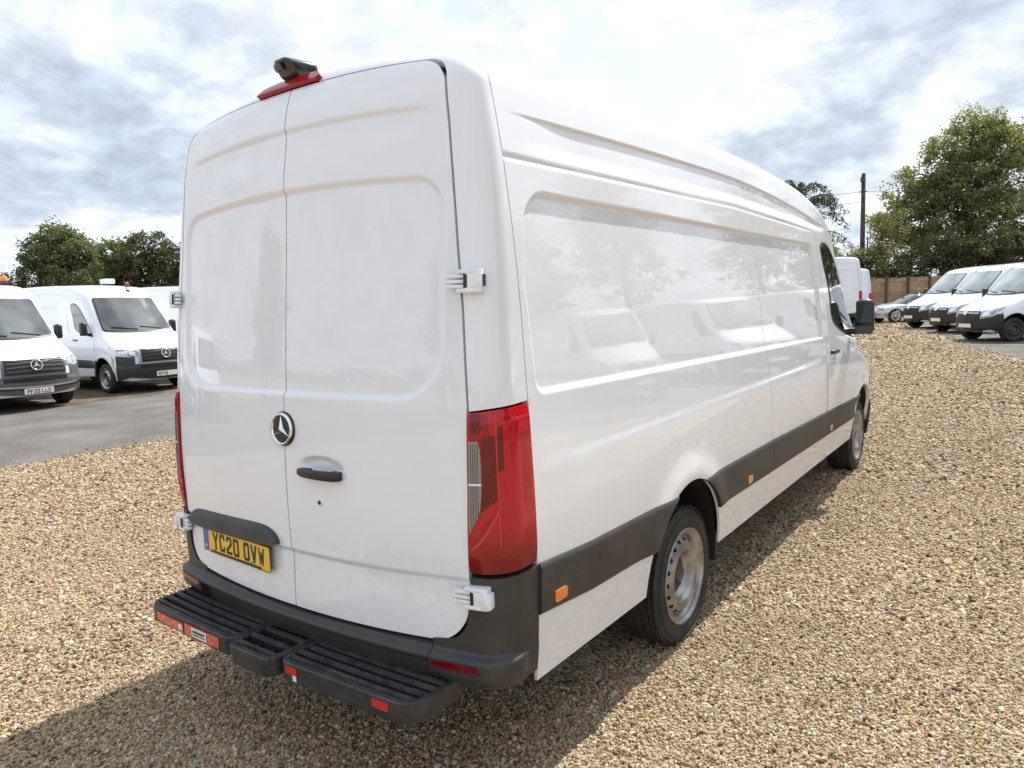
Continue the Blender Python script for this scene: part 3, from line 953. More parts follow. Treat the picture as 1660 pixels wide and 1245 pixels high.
        # side panels, one behind the seam and one in front of it
        for side in (1, -1):
            kk = s.k; s.k = kk if side > 0 else min(kk, .35)
            nz = s.n(290, 22); z_t = np.linspace(0, 1, nz)
            def col(y_of, ys, name, zbase=.80):
                Y0 = ys; zl = s.zlow(Y0, zbase); zu = s.zg(Y0) - .0028
                Z = zl[None] * (1 - z_t[:, None]) + zu[None] * z_t[:, None]
                Y = y_of(Y0[None] + 0 * Z, Z)
                return s.patch(name, s.side(Y, Z), W, disp=s.side_disp, only_mirror=side < 0, thick=.028)
            ya = np.unique(np.concatenate([np.linspace(.228, .46, s.n(46, 6)), np.linspace(.46, 2.70, s.n(150, 22)), np.linspace(2.70, 2.964, s.n(16, 3))]))
            fa = lambda Y, Z: np.where(Y > 1.0, 1.0 + (Y - 1.0) * (s.seam_y(Z) - .002 - 1.0) / (2.964 - 1.0), Y)
            # keep the arch itself unbent: blend only ahead of it
            fa = lambda Y, Z: np.where(Y > 2.2, 2.2 + (Y - 2.2) * (s.seam_y(Z) - .0035 - 2.2) / (2.964 - 2.2), Y)
            col(fa, ya, 'side_panel')
            t = np.concatenate([np.linspace(0, .8, s.n(70, 8)), np.linspace(.8, 1, s.n(50, 5))[1:]])
            yb = 2.964 + t * (4.473 - 2.964)
            fb = lambda Y, Z: (s.seam_y(Z) + .0035) + (Y - 2.964) / (4.473 - 2.964) * (s.Bgap(Z) - .004 - s.seam_y(Z) - .002)
            if side > 0: col(fb, yb, 'side_panel')
            else: col(fb, yb, 'sliding_door')
            s.k = kk
            # white sill below the moulding
            def sill(name, yl, yr_, z0, z1):
                U, V = rr_rows(z0, z1, yl, yr_, (0, 0, 0, 0), s.n(40, 8), s.n(14, 4))
                s.patch(name, s.side(U, V), W, only_mirror=side < 0, thick=.012, off=.004)
            ac, ar, az = B.arch_c, B.arch_r, B.arch_z
            arch = lambda sg, c: (lambda z: c + sg * np.sqrt(np.maximum(ar ** 2 - (z - az) ** 2, 1e-4)))
            sill('sill_panel', lambda z: .232 + 0 * z, arch(-1, ac), .415, .80)
            sill('sill_panel', arch(1, ac), arch(-1, B.front_arch), .405, .80)
        # roof in two pressed sheets
        for (y0, y1, slant) in ((.228, 2.757, 0), (2.763, 4.187, 0), (4.192, 4.80, 1)):
            yy = np.linspace(y0, y1, s.n(60, 8)); rows = []
            for y in yy:
                g = s.zg(y) - .018
                zc = s.zc(y)
                za = np.unique(np.r_[np.linspace(g, zc - .025, s.n(16, 3)), np.linspace(zc - .025, zc + .010, s.n(16, 4)), np.linspace(zc + .012, B.H - .22, s.n(8, 3))])
                A = np.stack([B.xs(y, za), za], -1)
                ring = smooth_chain([A[-1], (A[-1, 0] - .02, B.H - .17), (.83, B.H - .11), (.77, B.H - .07), (.66, B.H - .05)], s.n(24, 7))[1:]
                tx = np.linspace(.66, 0, s.n(20, 4))[1:]
                A = np.concatenate([A, ring, np.stack([tx, B.zr(tx, y)], -1)])
                rows.append(A)
            m = min(len(r_) for r_ in rows); rows = np.stack([lerp_chain(r_, len(r_)) if False else r_[:m] for r_ in rows])
            full = np.concatenate([rows, rows[:, :-1][:, ::-1] * np.array([-1, 1])], 1)
            P0 = np.stack([full[..., 0], np.repeat(yy[:, None], full.shape[1], 1), full[..., 1]], -1)
            s.patch('roof_sheet', P0, W, disp=lambda P, n: s.roof_disp(P, n) - .006 * (1 - S01(P[:, 2], s.zg(P[:, 1]) - .004, s.zg(P[:, 1]) + .008)) * (1 - S01(P[:, 1], 3.9, 4.3)), thick=.016, it=11)

    def rear_doors(s):
        out = []
        for side in (1, -1):
            U, Z = s.door_grid(s.n(110, 14), s.n(310, 26))
            d = s.rear_disp if side > 0 else (lambda P, n: s.rear_disp(P * np.array([-1, 1, 1]) if False else np.c_[-np.abs(P[:, 0]), P[:, 1:]], n))
            o = s.patch('rear_door', s.rearp(U, Z), M_paint, disp=d, thick=.025, only_mirror=side < 0)
            out.append(o)
        return out

    def lamps_rear(s, fancy):
        B = s.B
        q = np.linspace(0.0, 1, s.n(30, 8)); z = np.linspace(.868, 1.420, s.n(60, 8))
        Z, Q = np.meshgrid(z, q, indexing='ij')
        Z = Z + np.where(Z > 1.2, (Z - 1.2) / .22, 0) * (-.010 + .016 * Q) - np.where(Z < .95, (.95 - Z) / .08, 0) * .0
        bulge = lambda P, n: .008 * S01(P[:, 2], .86, .93) * (1 - S01(P[:, 2], 1.38, 1.43))
        seam = .214
        lens = s.patch('tail_lamp', s.corner(Z, Q, seam=seam), M_red, mirror=True, off=.003, thick=.03, disp=bulge)
        if not fancy: return
        for i, par in enumerate(lens):
            def sub(name, lo, up, mat, off, nv=8, nu=16):
                lo = smooth_chain(lo, nu, 1); up = smooth_chain(up, nu, 1); G = between(lo, up, nv)
                P0 = s.corner(G[..., 1], G[..., 0], seam=seam)
                return s.patch(name, P0, mat, par, off=off, thick=.003, disp=bulge, only_mirror=i == 1)
            # dark inner band, clear reversing window, darker foot
            sub('lens_insert', [(.05, 1.06), (.05, 1.40)], [(.40, 1.13), (.40, 1.30), (.36, 1.402)], M_red_mid, .0038)
            sub('lens_insert', [(.20, 1.08), (.26, 1.17), (.25, 1.33)], [(.46, 1.12), (.46, 1.30), (.44, 1.335)], M_red_dark, .0048)
            sub('lens_insert', [(.05, 1.345), (.05, 1.408)], [(.24, 1.345), (.22, 1.41)], M_red_dark, .0048)
            sub('lens_insert', [(.47, 1.21), (.50, 1.36)], [(.56, 1.22), (.57, 1.37)], M_red_dark, .0042)
            clr = sub('reversing_lens', [(.02, 1.005), (.02, 1.318)], [(.16, 1.06), (.23, 1.10), (.235, 1.28), (.19, 1.318)], M_clear, .0054)
            sub('reversing_lens', [(.02, 1.172), (.02, 1.179)], [(.235, 1.172), (.235, 1.179)], M_white, .0072, 3, 3)
            for w in (.05, .09, .13, .17):
                sub('lens_rib', [(w, 1.008 + w * .28), (w + .006, 1.312)], [(w + .017, 1.015 + w * .28), (w + .02, 1.309)], M_cleard, .0066, 3, 8)
            sub('lens_insert', [(.06, .955), (.28, 1.045)], [(.075, .948), (.47, 1.085)], M_red_mid, .0044)
            sub('lens_ridge', [(.475, .96), (.47, 1.10), (.465, 1.405)], [(.492, .96), (.487, 1.10), (.480, 1.405)], M_red_bright, .0058, 3, 20)
            sub('lens_ridge', [(.05, .945), (.25, .985), (.475, 1.075)], [(.05, .955), (.25, .998), (.475, 1.092)], M_red_bright, .0060, 3, 14)
            # fine ribs on the flank
            for zz in np.linspace(1.10, 1.33, 17):
                sub('lens_rib', [(.82, zz), (.82, zz + .004)], [(.95, zz), (.95, zz + .004)], M_red_mid, .0042, 3, 3)

    def bumper_rear(s):
        B = s.B
        prof = lambda z: .006 + .036 * S01(-z, -.582, -.560) * (1 - .7 * (1 - S01(z, .455, .51)))
        dz = lambda P, n: prof(P[:, 2]) * (1 - S01(P[:, 1], .06, .2) * .75)
        zc = np.r_[np.linspace(.462, .525, s.n(8, 3)), np.linspace(.530, .578, s.n(24, 6))]
        xx = np.linspace(-.70, .70, s.n(50, 10))
        Z, X = np.meshgrid(zc, xx, indexing='ij')
        f = (Z - .462) / (.578 - .462)
        Z2 = .462 + f * (s.zb(X) - .012 - .462)
        o = s.patch('rear_bumper', s.rearp(X, Z2), M_plastic, disp=lambda P, n: prof(P[:, 2]) * (.30 + .70 * S01(P[:, 2], .530, .552)), thick=.06)
        z = np.r_[np.linspace(.462, .545, s.n(14, 4)), np.linspace(.55, .60, s.n(10, 4)), np.linspace(.61, .852, s.n(20, 5))]
        q = np.linspace(0, 1, s.n(30, 8)); Z, Q = np.meshgrid(z, q, indexing='ij')
        xD = np.where(Z < s.zb(.8) + .004, .702, s.outline_x(np.maximum(Z, s.zb(.8) + .004)))
        # below the door the corner piece starts at the join with the middle piece
        D = s.rearp(xD, Z); Sm = np.stack([B.xs(.228, Z) , np.full_like(Z, .228), Z], -1)
        Cc = np.stack([Sm[..., 0] * .99, D[..., 1] + .006, Z], -1); qq = Q[..., None]
        P0 = (1 - qq) ** 2 * D + 2 * qq * (1 - qq) * Cc + qq ** 2 * Sm
        dc = lambda P, n: .004 + (prof(P[:, 2]) - .006) * (1 - S01(P[:, 1], .03, .20) * .9)
        c = s.patch('bumper_corner', P0, M_plastic, disp=dc, mirror=True, thick=.05)
        for i, o in enumerate(c):
            G = between(lerp_chain([(.712, .527), (.895, .530)], 8), lerp_chain([(.712, .548), (.885, .553)], 8), 3)
            P1 = s.rearp(G[..., 0], G[..., 1])
            s.patch('reflector', P1, M_red_dark, o, off=.003, disp=dc, thick=.004, only_mirror=i == 1)
            if s.k > .6:
                mb = MB()
                pp, nn = B.project(s.corner(np.array([.505]), np.array([.72])))
                fr = frame(nn[0]); mb.lathe([(.0, .004), (.010, .003), (.011, -.004)], n=16, M=fr)
                pos = pp[0] + nn[0] * .012
                mb.v = [v + pos for v in mb.v]
                if i == 1: mb.v = [v * np.array([-1, 1, 1]) for v in mb.v]
                mb.build('parking_sensor', M_black, o, smooth=True)

    def mouldings(s):
        B = s.B; ar, az = B.arch_r - .002, B.arch_z
        arch = lambda sg, c: (lambda z: c + sg * np.sqrt(np.maximum(ar ** 2 - (z - az) ** 2, 1e-4)))
        zlo = lambda y: np.interp(y, [.2, .6, 1.3, 2.0, 5.4], [.668, .632, .612, .622, .590])
        zhi = lambda y: np.interp(y, [.2, .6, 1.4, 1.9, 2.96, 5.44], [.855, .835, .822, .832, .828, .792])
        segs = [(lambda z: .2315 + 0 * z, arch(-1, B.arch_c)), (arch(1, B.arch_c), lambda z: 2.962 + 0 * z), (lambda z: 2.968 + 0 * z, lambda z: 4.470 + 0 * z), (lambda z: 4.478 + 0 * z, arch(-1, B.front_arch))]
        lamps = [.355, 2.487, None, 4.572]
        for (a, b), ly in zip(segs, lamps):
            v = np.linspace(0, 1, s.n(24, 5)); z = .615 + v * (.83 - .615)
            U = a(z)[:, None] * (1 - np.linspace(0, 1, s.n(40, 8))) + b(z)[:, None] * np.linspace(0, 1, s.n(40, 8))
            f = np.repeat(v[:, None], U.shape[1], 1); Z = zlo(U) * (1 - f) + zhi(U) * f
            rnd = lambda P, n: .020 * np.sqrt(np.maximum(1 - np.clip(np.abs((P[:, 2] - (zlo(P[:, 1]) + zhi(P[:, 1])) / 2) / ((zhi(P[:, 1]) - zlo(P[:, 1])) / 2)) - .80, 0, .2) ** 2 / .2 ** 2 * .75, 0)) - .004
            flr = lambda P: .014 * np.exp(-((np.hypot(P[:, 1] - B.arch_c, P[:, 2] - B.arch_z) - B.arch_r - .02) / .085) ** 2)
            os_ = s.patch('side_moulding', s.side(U, Z), M_plastic, disp=lambda P, n: rnd(P, n) + flr(P), mirror=True, thick=.02)
            if ly is None: continue
            zz = {.355: .704, 2.487: .668, 4.572: .654}[ly]
            for i, o in enumerate(os_):
                w, h = .040, .022
                U2, V2 = rr_rows(zz - h, zz + h, lambda z: ly - w + 0 * z, lambda z: ly + w + 0 * z, (.012,) * 4, s.n(10, 5), 4)
                s.patch('marker_lamp', s.side(U2, V2), M_orange, o, off=.021, thick=.008, only_mirror=i == 1)

    def cab(s):
        B = s.B; W = M_paint; sp = s.spec
        # centre line from the roof seam over the windscreen and bonnet to the chin
        zz = np.linspace(B.H - .13, .30, s.n(150, 50))
        yy = B.yf_t(zz); keep = yy > 4.19 + .04; zz, yy = zz[keep], yy[keep]
        path = np.concatenate([[(4.19, B.zr(0, 4.19)), ((4.19 + yy[0]) / 2, zz[0] + .02)], np.stack([yy, zz], -1)])
        d = np.r_[0, np.cumsum(np.linalg.norm(np.diff(path, axis=0), axis=1))]
        xx = np.linspace(-.76, .76, s.n(50, 21))
        X = np.repeat(xx[None], len(path), 0); Z = np.repeat(path[:, 1:2], len(xx), 1)
        bw = np.interp(Z, [.3, 1.05, 1.25, 1.45, 2.3, 2.7], sp['front_bow'])
        Y = path[:, 0:1] - bw * X * X
        Y[0] = 4.19
        top = np.stack([X, Y, Z], -1)
        kn = sp['cab_knots']        # (z on the centre line, (y, z) of the matching point on the flank)
        sk = [np.interp(-k[0], -path[1:, 1], d[1:]) if i else 0.0 for i, k in enumerate(kn)]
        T = np.stack([np.interp(d, sk, [k[1][c] for k in kn]) for c in (0, 1)], -1)
        Tp = s.side(T[:, 0], T[:, 1])
        E = top[:, -1]
        Cc = np.stack([Tp[:, 0] * .97, np.maximum(E[:, 1] - .04, Tp[:, 1] + .03), E[:, 2] * .6 + Tp[:, 2] * .4], -1)
        q = np.linspace(0, 1, s.n(22, 9))[None, :, None]
        strip = (1 - q) ** 2 * E[:, None] + 2 * q * (1 - q) * Cc[:, None] + q * q * Tp[:, None]
        full = np.concatenate([strip[:, ::-1][:, :-1] * np.array([-1, 1, 1]), top[:, :-1] if False else top, strip[:, 1:]], 1)
        dsp = lambda P, n: -.026 * (1 - S01(P[:, 1], 4.60, 4.80)) * S01(P[:, 2], 2.12 * s.z_sc, 2.22 * s.z_sc)
        cab = s.patch('cab', full, W, off=-.004, thick=.02, it=9, disp=dsp)
        # flank under the window line (the wing)
        ye = kn[-1][1][0]
        ys = np.linspace(4.55, ye, s.n(60, 24)); t = np.linspace(0, 1, s.n(40, 14))
        # upper limit follows T
        o = np.argsort(T[:, 0], kind='stable'); zt = np.interp(ys, T[o, 0], T[o, 1])
        zl = s.zlow(ys, .42); Zs = zl[None] * (1 - t[:, None]) + np.maximum(zt, zl + .03)[None] * t[:, None]
        flare = lambda P, n: .012 * np.exp(-((np.hypot(P[:, 1] - B.front_arch, P[:, 2] - B.arch_z) - B.arch_r - .02) / .07) ** 2) * S01(P[:, 2], .5, .7)
        s.patch('front_wing', s.side(np.repeat(ys[None], len(t), 0), Zs), W, off=-.004, thick=.03, mirror=True, disp=flare)
        # cab doors
        zd = sp['door_top']
        dl = [(s.Bgap(z) + .004, z) for z in (.44, .8, 1.34, 1.75, zd)]
        fx = sp['door_front']
        G = between(lerp_chain(dl, s.n(60, 16)), lerp_chain(fx, s.n(60, 16)), s.n(40, 12))
        doors = s.patch('cab_door', s.side(G[..., 0], G[..., 1]), W, off=.001, thick=.012, mirror=True, disp=lambda P, n: s.side_disp(P, n) * 0 + .006 * (1 - S01(P[:, 2], 1.20, 1.26)) + flare(P, n))
        lo, up = sp['window']
        for i, dr in enumerate(doors):
            def wpatch(lo, up, mat, off, name, par):
                G = between(smooth_chain(lo, s.n(40, 16), 2), smooth_chain(up, s.n(40, 16), 2), s.n(18, 8))
                return s.patch(name, s.side(G[..., 0], G[..., 1]), mat, par, off=off, thick=.006, only_mirror=i == 1)
            wpatch(lo, up, M_black, .003, 'window_frame', dr)
            c = np.mean(np.array(lo + up), axis=0)
            shr = lambda ch: [tuple(np.array(p_) + (c - np.array(p_)) / np.linalg.norm(c - np.array(p_)) * .028) for p_ in ch]
            wpatch(shr(lo), shr(up), M_glass, .006, 'window', dr)
            # handle
            hy, hz = sp['handle']
            Pp, nn = B.project(np.array([[B.xs(hy, hz), hy, hz]]))
            mb = MB(); mb.box((Pp[0, 0] + .022, hy, hz), (.022, .20, .034), bev=.010); mb.box((Pp[0, 0] + .006, hy + .085, hz), (.03, .03, .03), bev=.006); mb.box((Pp[0, 0] + .006, hy - .085, hz), (.03, .03, .03), bev=.006)
            if i == 1: mb.v = [v * np.array([-1, 1, 1]) for v in mb.v]
            mb.build('door_handle', M_black, dr)
        # windscreen
        zb_, zt_ = sp['screen_z']; xb, xt = sp['screen_x']
        U, V = rr_rows(zb_, zt_, lambda z: -np.interp(z, [zb_, zt_], [xb, xt]), lambda z: np.interp(z, [zb_, zt_], [xb, xt]), (.08, .08, .06, .06), s.n(50, 16), s.n(50, 18))
        V = V + .05 * (1 - (V - zb_) / (zt_ - zb_)) * (-.6 + (U / xb) ** 2)
        s.patch('windscreen_surround', s.frontp(U * 1.02, zb_ + (V - zb_) * 1.02 - .012), M_black, off=.003, thick=.006, it=9)
        s.patch('windscreen', s.frontp(U * .975, zb_ + (V - zb_) * .96 + .02), sp.get('screen_mat', M_screen), off=.006, thick=.006, it=9)
        # wipers
        for sg, x0 in ((1, .10), (1, -.55)):
            pts = np.stack([np.linspace(x0, x0 + .55, 8), np.zeros(8), np.linspace(zb_ + .03, zb_ + .10, 8)], -1)
            Pp, nn = B.project(s.frontp(pts[:, 0], pts[:, 2])); mb = MB(); mb.tube(Pp + nn * .02, .010, 6); mb.build('wiper', M_black, s.root)
        # roof-high mirrors
        for sg in (1, -1):
            my, mz = sp['mirror']
            x0 = B.xs(my, mz - .1)
            mb = MB()
            mb.box((x0 + .03, my + .02, mz - .13), (.16, .09, .06), bev=.02)
            mb.box((x0 + .130, my + .035, mz), (.148, .13, .315), bev=.045)
            if sg < 0: mb.v = [v * np.array([-1, 1, 1]) for v in mb.v]
            mo = mb.build('door_mirror', M_black, s.root, autosmooth=50)
            mb = MB(); mb.box((x0 + .130, my - .032, mz + .045), (.128, .006, .19), bev=.002); mb.box((x0 + .130, my - .032, mz - .117), (.128, .006, .074), bev=.002)
            if sg < 0: mb.v = [v * np.array([-1, 1, 1]) for v in mb.v]
            mb.build('mirror_glass', M_mirror, mo)

    def underside(s):
        B = s.B
        mb = MB()
        mb.box((0, (B.L - .9) / 2 + .5, .50), (1.05, B.L - 1.5, .10)); mb.box((0, 3.2, .40), (.25, 4.8, .14))
        mb.box((0, B.RW, .36), (1.5, .12, .12)); mb.box((0, B.FW, .36), (1.4, .12, .12)); mb.box((0, B.FW + .25, .40), (1.0, .9, .24))
        mb.box((.55, .45, .50), (.75, .45, .02)); mb.box((-.55, .45, .50), (.75, .45, .02)); mb.box((.6, 3.8, .52), (.7, 3.2, .02)); mb.box((-.6, 3.8, .52), (.7, 3.2, .02))
        mb.build('chassis', M_dark, s.root)
        for wy, cy in ((B.RW, B.arch_c), (B.FW, B.front_arch)):
            for sg in (1, -1):
                a = np.linspace(-.22, np.pi + .22, 28); r = B.arch_r + .004
                xs_ = [.958, .86, .56]
                V = np.concatenate([np.stack([np.full_like(a, x), cy + r * np.cos(a), B.arch_z + r * np.sin(a)], -1) for x in xs_] + [np.array([[.56, cy, B.arch_z]])])
                m = len(a); F = [[k * m + i, k * m + i + 1, (k + 1) * m + i + 1, (k + 1) * m + i] for k in range(2) for i in range(m - 1)]
                F3 = [[2 * m + i, 2 * m + i + 1, 3 * m] for i in range(m - 1)]
                V = V * np.array([sg, 1, 1])
                mesh_np('wheel_arch_liner', V, [np.array(F), np.array(F3)], M_seal, s.root)

    def wheels(s, fine):
        B = s.B
        first = None
        for wy, zc in ((B.RW, .345), (B.FW, .360)):
            for sg in (1, -1):
                e = thing_part('wheel', s.root, (sg * .955, wy, zc), 0.0 if sg > 0 else np.pi)
                if first is None:
                    n = 96 if fine else 40
                    Rt = .352; w = .235
                    pr = [(.243, -.004), (.262, .004), (.300, .006), (.326, -.002), (.343, -.018), (.350, -.034)]
                    gs = [.052, .092, .143, .183]
                    tread = []
                    for g in gs: tread += [(Rt, -g + .007), (Rt - .009, -g + .005), (Rt - .009, -g - .005), (Rt, -g - .007)]
                    pr += tread + [(.350, -.203), (.343, -.218), (.322, -.236), (.300, -.241), (.25, -.235)]
                    m1 = MB().lathe(pr, n=n); ty = m1.build('tyre', M_tyre, e, autosmooth=40)
                    if fine:
                        # shoulder blocks and sidewall rings as real relief
                        mb = MB()
                        for k in range(76):
                            a = 2 * np.pi * k / 76
                            Mx = np.array([[1, 0, 0], [0, np.cos(a), -np.sin(a)], [0, np.sin(a), np.cos(a)]])
                            c = Mx @ np.array([-.028, 0, .3485])
                            mb.box(c, (.036, .021, .006), M=Mx @ np.array([[.93, 0, -.37], [0, 1, 0], [.37, 0, .93]]))
                            c = Mx @ np.array([-.205, 0, .3495]); mb.box(c, (.03, .021, .005), M=Mx)
                        for rr_ in (.272, .318): mb.lathe([(rr_, .004), (rr_ + .002, .0075), (rr_ + .004, .004)], n=n)
                        mb.build('tread_block', M_tyre, e)['kind'] = 'stuff'
                    mr = MB()
                    mr.lathe([(.246, -.006), (.247, .003), (.243, .006), (.238, .004), (.232, -.006), (.226, -.012), (.216, -.013), (.211, -.024), (.206, -.034), (.198, -.032), (.172, -.004), (.160, .002), (.143, .003),
                              (.130, -.005), (.120, -.026), (.113, -.055), (.095, -.066), (.05, -.066)], n=n)
                    rim = mr.build('rim', s.spec.get('rim_mat', M_rim), e, autosmooth=60)
                    mh = MB(); nh = 18 if fine else 12
                    for k in range(nh):
                        a = 2 * np.pi * (k + .5) / nh
                        Mx = np.array([[1, 0, 0], [0, np.cos(a), -np.sin(a)], [0, np.sin(a), np.cos(a)]])
                        tilt = np.array([[.707, 0, -.707], [0, 1, 0], [.707, 0, .707]])
                        mh.lathe([(0, .0012), (.0125, .0012), (.0135, -.006)], axis_c=Mx @ np.array([-.0165, 0, .1840]), n=12, M=Mx @ tilt)
                    mh.build('vent_hole', M_dark, e)['kind'] = 'stuff'
                    mc = MB(); mc.lathe([(.0, -.022), (.034, -.022), (.040, -.028), (.044, -.048), (.070, -.054), (.094, -.058), (.112, -.059)], n=32)
                    for k in range(6):
                        a = 2 * np.pi * k / 6
                        mc.lathe([(0, .018), (.010, .017), (.0115, .012), (.0115, 0)], axis_c=(-.058, .074 * np.cos(a), .074 * np.sin(a)), n=6)
                    mc.build('hub', M_hub, e, autosmooth=40)
                    first = e
                else:
                    for ch in first.children: c = ch.copy(); COL.objects.link(c); c.parent = e


def frame(n):
    """rotation whose x column is n, y column horizontal, z column up-ish"""
    n = np.asarray(n, float) / np.linalg.norm(n); up = np.array([0, 0, 1.0])
    y = np.cross(up, n); y /= np.linalg.norm(y); z = np.cross(n, y)
    return np.stack([n, y, z], -1)


def thing_part(name, parent, loc, rz):
    o = bpy.data.objects.new(name, None); o.empty_display_size = .1
    o.location = loc; o.rotation_euler = (0, 0, rz); COL.objects.link(o); o.parent = parent
    return o


# ------------------------------------------------------------------ lettering
GLYPH = {
    'Y': [[(0, 1), (.5, .48), (1, 1)], [(.5, .48), (.5, 0)]], 'C': [[(1, .80), (.85, 1), (.15, 1), (0, .86), (0, .14), (.15, 0), (.85, 0), (1, .20)]],
    '2': [[(0, .82), (.12, 1), (.88, 1), (1, .88), (1, .62), (0, .16), (0, 0), (1, 0)]], '0': [[(.12, 0), (0, .12), (0, .88), (.12, 1), (.88, 1), (1, .88), (1, .12), (.88, 0), (.12, 0)]],
    'O': [[(.12, 0), (0, .12), (0, .88), (.12, 1), (.88, 1), (1, .88), (1, .12), (.88, 0), (.12, 0)]], 'V': [[(0, 1), (.5, 0), (1, 1)]],
    'W': [[(0, 1), (.22, 0), (.5, .72), (.78, 0), (1, 1)]], 'P': [[(0, 0), (0, 1), (.85, 1), (1, .88), (1, .56), (.85, .45), (0, .45)]], 'F': [[(0, 0), (0, 1), (1, 1)], [(0, .52), (.8, .52)]],
    'L': [[(0, 1), (0, 0), (1, 0)]], 'K': [[(0, 0), (0, 1)], [(1, 1), (0, .45)], [(.3, .6), (1, 0)]], '7': [[(0, 1), (1, 1), (.35, 0)]], 'R': [[(0, 0), (0, 1), (.85, 1), (1, .88), (1, .58), (.85, .46), (0, .46)], [(.45, .46), (1, 0)]],
    'M': [[(0, 0), (0, 1), (.5, .45), (1, 1), (1, 0)]], 'I': [[(.5, 0), (.5, 1)]],
    'G': [[(1, .80), (.85, 1), (.15, 1), (0, .86), (0, .14), (.15, 0), (.85, 0), (1, .14), (1, .45), (.6, .45)]], 'B': [[(0, 0), (0, 1), (.85, 1), (1, .88), (1, .62), (.85, .52), (0, .52)], [(.85, .52), (1, .4), (1, .12), (.85, 0), (0, 0)]],
    'E': [[(1, 1), (0, 1), (0, 0), (1, 0)], [(0, .52), (.8, .52)]], 'N': [[(0, 0), (0, 1), (1, 0), (1, 1)]], 'S': [[(1, .84), (.85, 1), (.15, 1), (0, .86), (0, .64), (1, .38), (1, .14), (.85, 0), (.15, 0), (0, .16)]], 'T': [[(0, 1), (1, 1)], [(.5, 1), (.5, 0)]], 'D': [[(0, 0), (0, 1), (.8, 1), (1, .84), (1, .16), (.8, 0), (0, 0)]], 'U': [[(0, 1), (0, .14), (.15, 0), (.85, 0), (1, .14), (1, 1)]], 'H': [[(0, 0), (0, 1)], [(1, 0), (1, 1)], [(0, .5), (1, .5)]], '6': [[(.9, 1), (.2, .7), (0, .4), (0, .12), (.12, 0), (.88, 0), (1, .12), (1, .45), (.88, .55), (.05, .52)]], '9': [[(.1, 0), (.8, .3), (1, .6), (1, .88), (.88, 1), (.12, 1), (0, .88), (0, .55), (.12, .45), (.95, .48)]], '1': [[(.3, .85), (.6, 1), (.6, 0)]], ' ': [],
}


def text_quads(txt, h, w, gap, stroke, space=None):
    """flat strokes in local (u, v); returns verts, faces and total width"""
    V = []; F = []; x = 0
    for ch in txt:
        if ch == ' ': x += space if space else w * .6; continue
        sw = stroke * .68 if ch in 'WM' else stroke
        for pl in GLYPH[ch]:
            pl = np.array(pl, float) * np.array([w - stroke, h - stroke]) + np.array([x + stroke / 2, stroke / 2])
            for a, b in zip(pl[:-1], pl[1:]):
                d = b - a; L = np.linalg.norm(d); d /= L; nrm = np.array([-d[1], d[0]]) * sw / 2; e = d * sw * .45
                k = len(V); V += [a - e - nrm, b + e - nrm, b + e + nrm, a - e + nrm]; F.append([k, k + 1, k + 2, k + 3])
        x += w + gap
    return np.array(V), F, x - gap


def plate_text(txt, origin, U, Vv, n, h, w, gap, stroke, space, mat, parent, name='letter'):
    """raised characters, each an object of its own; every stroke a hair higher than the last so that none coincide"""
    W = text_quads(txt, h, w, gap, stroke, space)[2]; x = -W / 2; out = []
    for ch in txt:
        if ch == ' ': x += space; continue
        v, F, _ = text_quads(ch, h, w, gap, stroke, space)
        P = []; Fs = []
        for i, f in enumerate(F):
            z1 = .0006 + .00002 * i; k = len(P)
            for zc in (0, z1):
                for q in f: P.append(origin + U * (v[q, 0] + x) + Vv * v[q, 1] + n * zc)
            Fs += [[k + 4, k + 5, k + 6, k + 7], [k, k + 1, k + 5, k + 4], [k + 1, k + 2, k + 6, k + 5], [k + 2, k + 3, k + 7, k + 6], [k + 3, k, k + 4, k + 7]]
        out.append(mesh_np(name, np.array(P), np.array(Fs), mat, parent, smooth=False))
        x += w + gap
    return out


M_mirror = principled('mirror_glass', (0.05, 0.075, 0.08), 0.05, metal=0.5)


def star_badge(name, c, n, rad, parent, dark=True):
    """round badge with a raised ring and a three-pointed star"""
    Fm = frame(n); c = np.asarray(c)
    holder = MB(); holder.lathe([(0, .006), (rad * .86, .006), (rad, .003), (rad * 1.04, -.006)], axis_c=c, n=48, M=Fm)
    o = holder.build(name, M_black if dark else M_chrome, parent, smooth=True)
    rg = MB(); rg.lathe([(rad * .80, .004), (rad * .84, .012), (rad * .92, .013), (rad * .97, .004)], axis_c=c, n=48, M=Fm); rg.build('ring', M_chrome, o, smooth=True)
    st = MB()
    for k in range(3):
        a = math.pi / 2 + k * 2 * math.pi / 3
        d = np.array([0, math.cos(a), math.sin(a)]); t = np.array([0, -math.sin(a), math.cos(a)])
        tip = d * rad * .82 + np.array([.009, 0, 0]); l = t * rad * .15 + d * rad * .09; r_ = -t * rad * .15 + d * rad * .09
        V = np.array([tip, l + [.007, 0, 0], r_ + [.007, 0, 0], [.019, 0, 0]])
        st.add(V @ Fm.T + c, [[0, 1, 3], [0, 3, 2], [1, 2, 3]])
    st.build('star', M_chrome, o)
    return o


